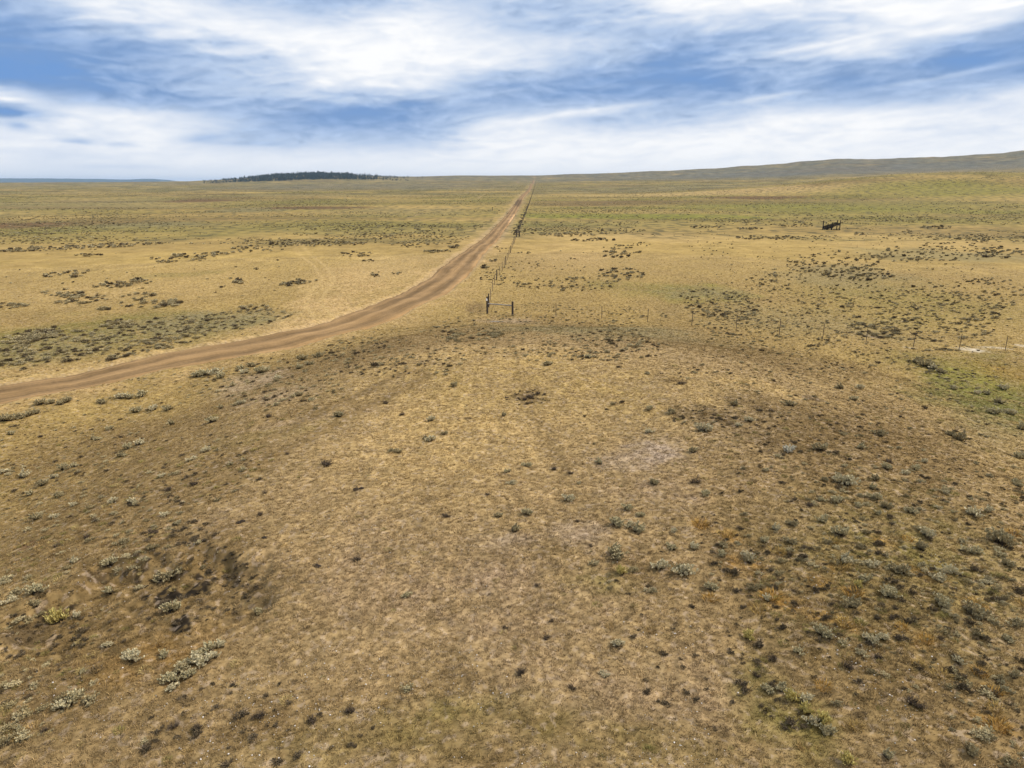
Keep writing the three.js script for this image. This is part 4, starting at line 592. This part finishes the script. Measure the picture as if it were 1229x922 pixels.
  for (let i = 0; i < 16000; i++) { const px = r() * PW, py = 480 + r() * 460, q = P(px, py), den = fbm(q.x / 3 + 20, q.d / 3, 2) + (px > 380 && px < 900 ? .1 : 0); if (den < 0.6 * r() - .05) continue; const w = 0.005 + 0.011 * Math.pow(r(), 5), g = 0.6 + 0.5 * r(); stones.push({ x: q.x, d: q.d, y: hgt(q.x, q.d) + 0.01 + w * .3, w, h: w, turn: r() * 6.28, c: [.62 * g, .57 * g, .51 * g] }); }
  scatter('pebbles', 'pale pebbles and shell white chips strewn over the bare soil', 'pebbles', peb, matte([1, 1, 1]), stones);
}
console.log('cover done', Date.now() - T0);

// ------------------------------------------------------------------ wooded hill, lone pines, far plateau
const pineCrown = (seed, layers, tris) => { const r = rng(seed), p = [], c = []; for (let l = 0; l < layers; l++) { const t = l / layers, y = 0.14 + 0.86 * t, R = 0.36 * Math.pow(1 - t, 0.6) * (0.75 + 0.5 * r()); for (let k = 0; k < tris; k++) { const a = r() * 6.283, rr = R * (0.7 + 0.5 * r()), y2 = y + (r() - .5) * 0.1, dw = 0.09 + .06 * r(), b = a + 0.55; p.push(Math.cos(a) * rr * .15, y2 + dw, Math.sin(a) * rr * .15, Math.cos(a) * rr, y2 - dw * .3, Math.sin(a) * rr, Math.cos(b) * rr * .8, y2, Math.sin(b) * rr * .8); const g = .7 + .6 * r(); for (let q = 0; q < 3; q++) c.push(g, g, g); } } const g = new THREE.BufferGeometry(); g.setAttribute('position', new THREE.Float32BufferAttribute(p, 3)); g.setAttribute('color', new THREE.Float32BufferAttribute(c, 3)); g.computeVertexNormals(); return g; };
{
  const r = rng(321), V = [1, 2, 3].map((s) => pineCrown(s, 8, 9)), MP = leafMat([.030, .042, .030]), MT = matte([.06, .045, .035]), wood = [[], [], []], trunk = new THREE.CylinderGeometry(0.012, 0.022, 0.36, 6).translate(0, 0.14, 0);
  const at = (px, rad) => { const az = Math.atan((px - 614.5) / 849.6); return { x: rad * Math.sin(az), d: rad * Math.cos(az) }; };
  for (let i = 0; i < 3600; i++) { const px = 366 + (r() + r() - 1) * 132, q = at(px, 2440 + 480 * r()), h = (4 + 9 * r() * r() + 3 * r()) * (1 - 0.45 * sstep(40, 110, Math.abs(px - 372))); if (px < 244 || px > 490 || fbm(q.x / 60, q.d / 90, 2) < -0.2) continue; wood[i % 3].push({ ...q, w: h, h, turn: r() * 6.28, c: [.85 + .3 * r(), 1, .9 + .2 * r()] }); }
  [0, 1, 2].forEach((k) => scatter(k ? 'pine_wood_00' + k : 'pine_wood', ['dark pine wood covering the low hill on the horizon', 'dark pines mixed through the wood on the horizon hill', 'dark pines filling the wood on the horizon hill'][k], 'pine wood', V[k], MP, wood[k]));
  const lone = [[246, 2600], [252, 2640], [258, 2580], [264, 2620], [270, 2600], [276, 2650], [283, 2560], [290, 2630], [297, 2520], [303, 2600], [312, 2480], [322, 2470], [468, 2700], [476, 2720], [484, 2740], [492, 2790], [500, 2810], [462, 2600], [452, 2560], [440, 2500], [508, 2850]];
  lone.forEach(([px, rad], i) => { const q = at(px + (r() - .5) * 4, rad), h = 6 + 4.5 * r(), o = thing('pine_tree', `${h < 7.5 ? 'low' : h < 9 ? 'mid sized' : 'tall'} dark pine standing apart on the ${i < 12 ? 'bare shoulder beside the far blue plateau' : 'road side of the horizon wood'}`, 'pine tree', q.x, q.d, r() * 6, i < 12 ? 'outlying pines towards the plateau' : 'outlying pines towards the road'); part('crown', V[i % 3], MP, o); part('trunk', trunk, MT, o); o.scale.setScalar(h); });
}
{
  // long low plateau far off
  const pos = [], idx = [], n = 140, R0 = 12500; 
  for (let i = 0; i <= n; i++) {
    const px = -520 + (760) * i / n, az = Math.atan((px - 614.5) / 849.6), e = table([[-520, 5.2], [0, 4.6], [60, 4.6], [110, 4.4], [150, 3.8], [180, 4.6], [200, 3.6], [215, 2.2], [240, -2]], px) + 0.35 * fbm(px / 22, 2.2, 3), top = EYE + R0 * (e + 1.4) / 885;
    for (const [k, f] of [[0, -0.4], [120, 0.25], [260, 0.62], [380, 0.9], [520, 1], [2600, 1.02]]) { const rr = R0 + k + 90 * noise(px / 9, k), y = f < 0 ? -60 : lerp(-20, top, f); pos.push(rr * Math.sin(az), y, -rr * Math.cos(az)); }
  }
  for (let i = 0; i < n; i++) for (let k = 0; k < 5; k++) { const a = i * 6 + k; idx.push(a, a + 6, a + 1, a + 1, a + 6, a + 7); }
  const g = new THREE.BufferGeometry(); g.setAttribute('position', new THREE.Float32BufferAttribute(pos, 3)); g.setIndex(idx); g.computeVertexNormals();
  const m = new THREE.Mesh(g, matte([.035, .048, .034])); m.name = 'distant_plateau'; m.userData = { kind: 'structure', label: 'long low blue plateau on the far horizon', category: 'plateau' }; scene.add(m);
}
renderer.render(scene, camera);
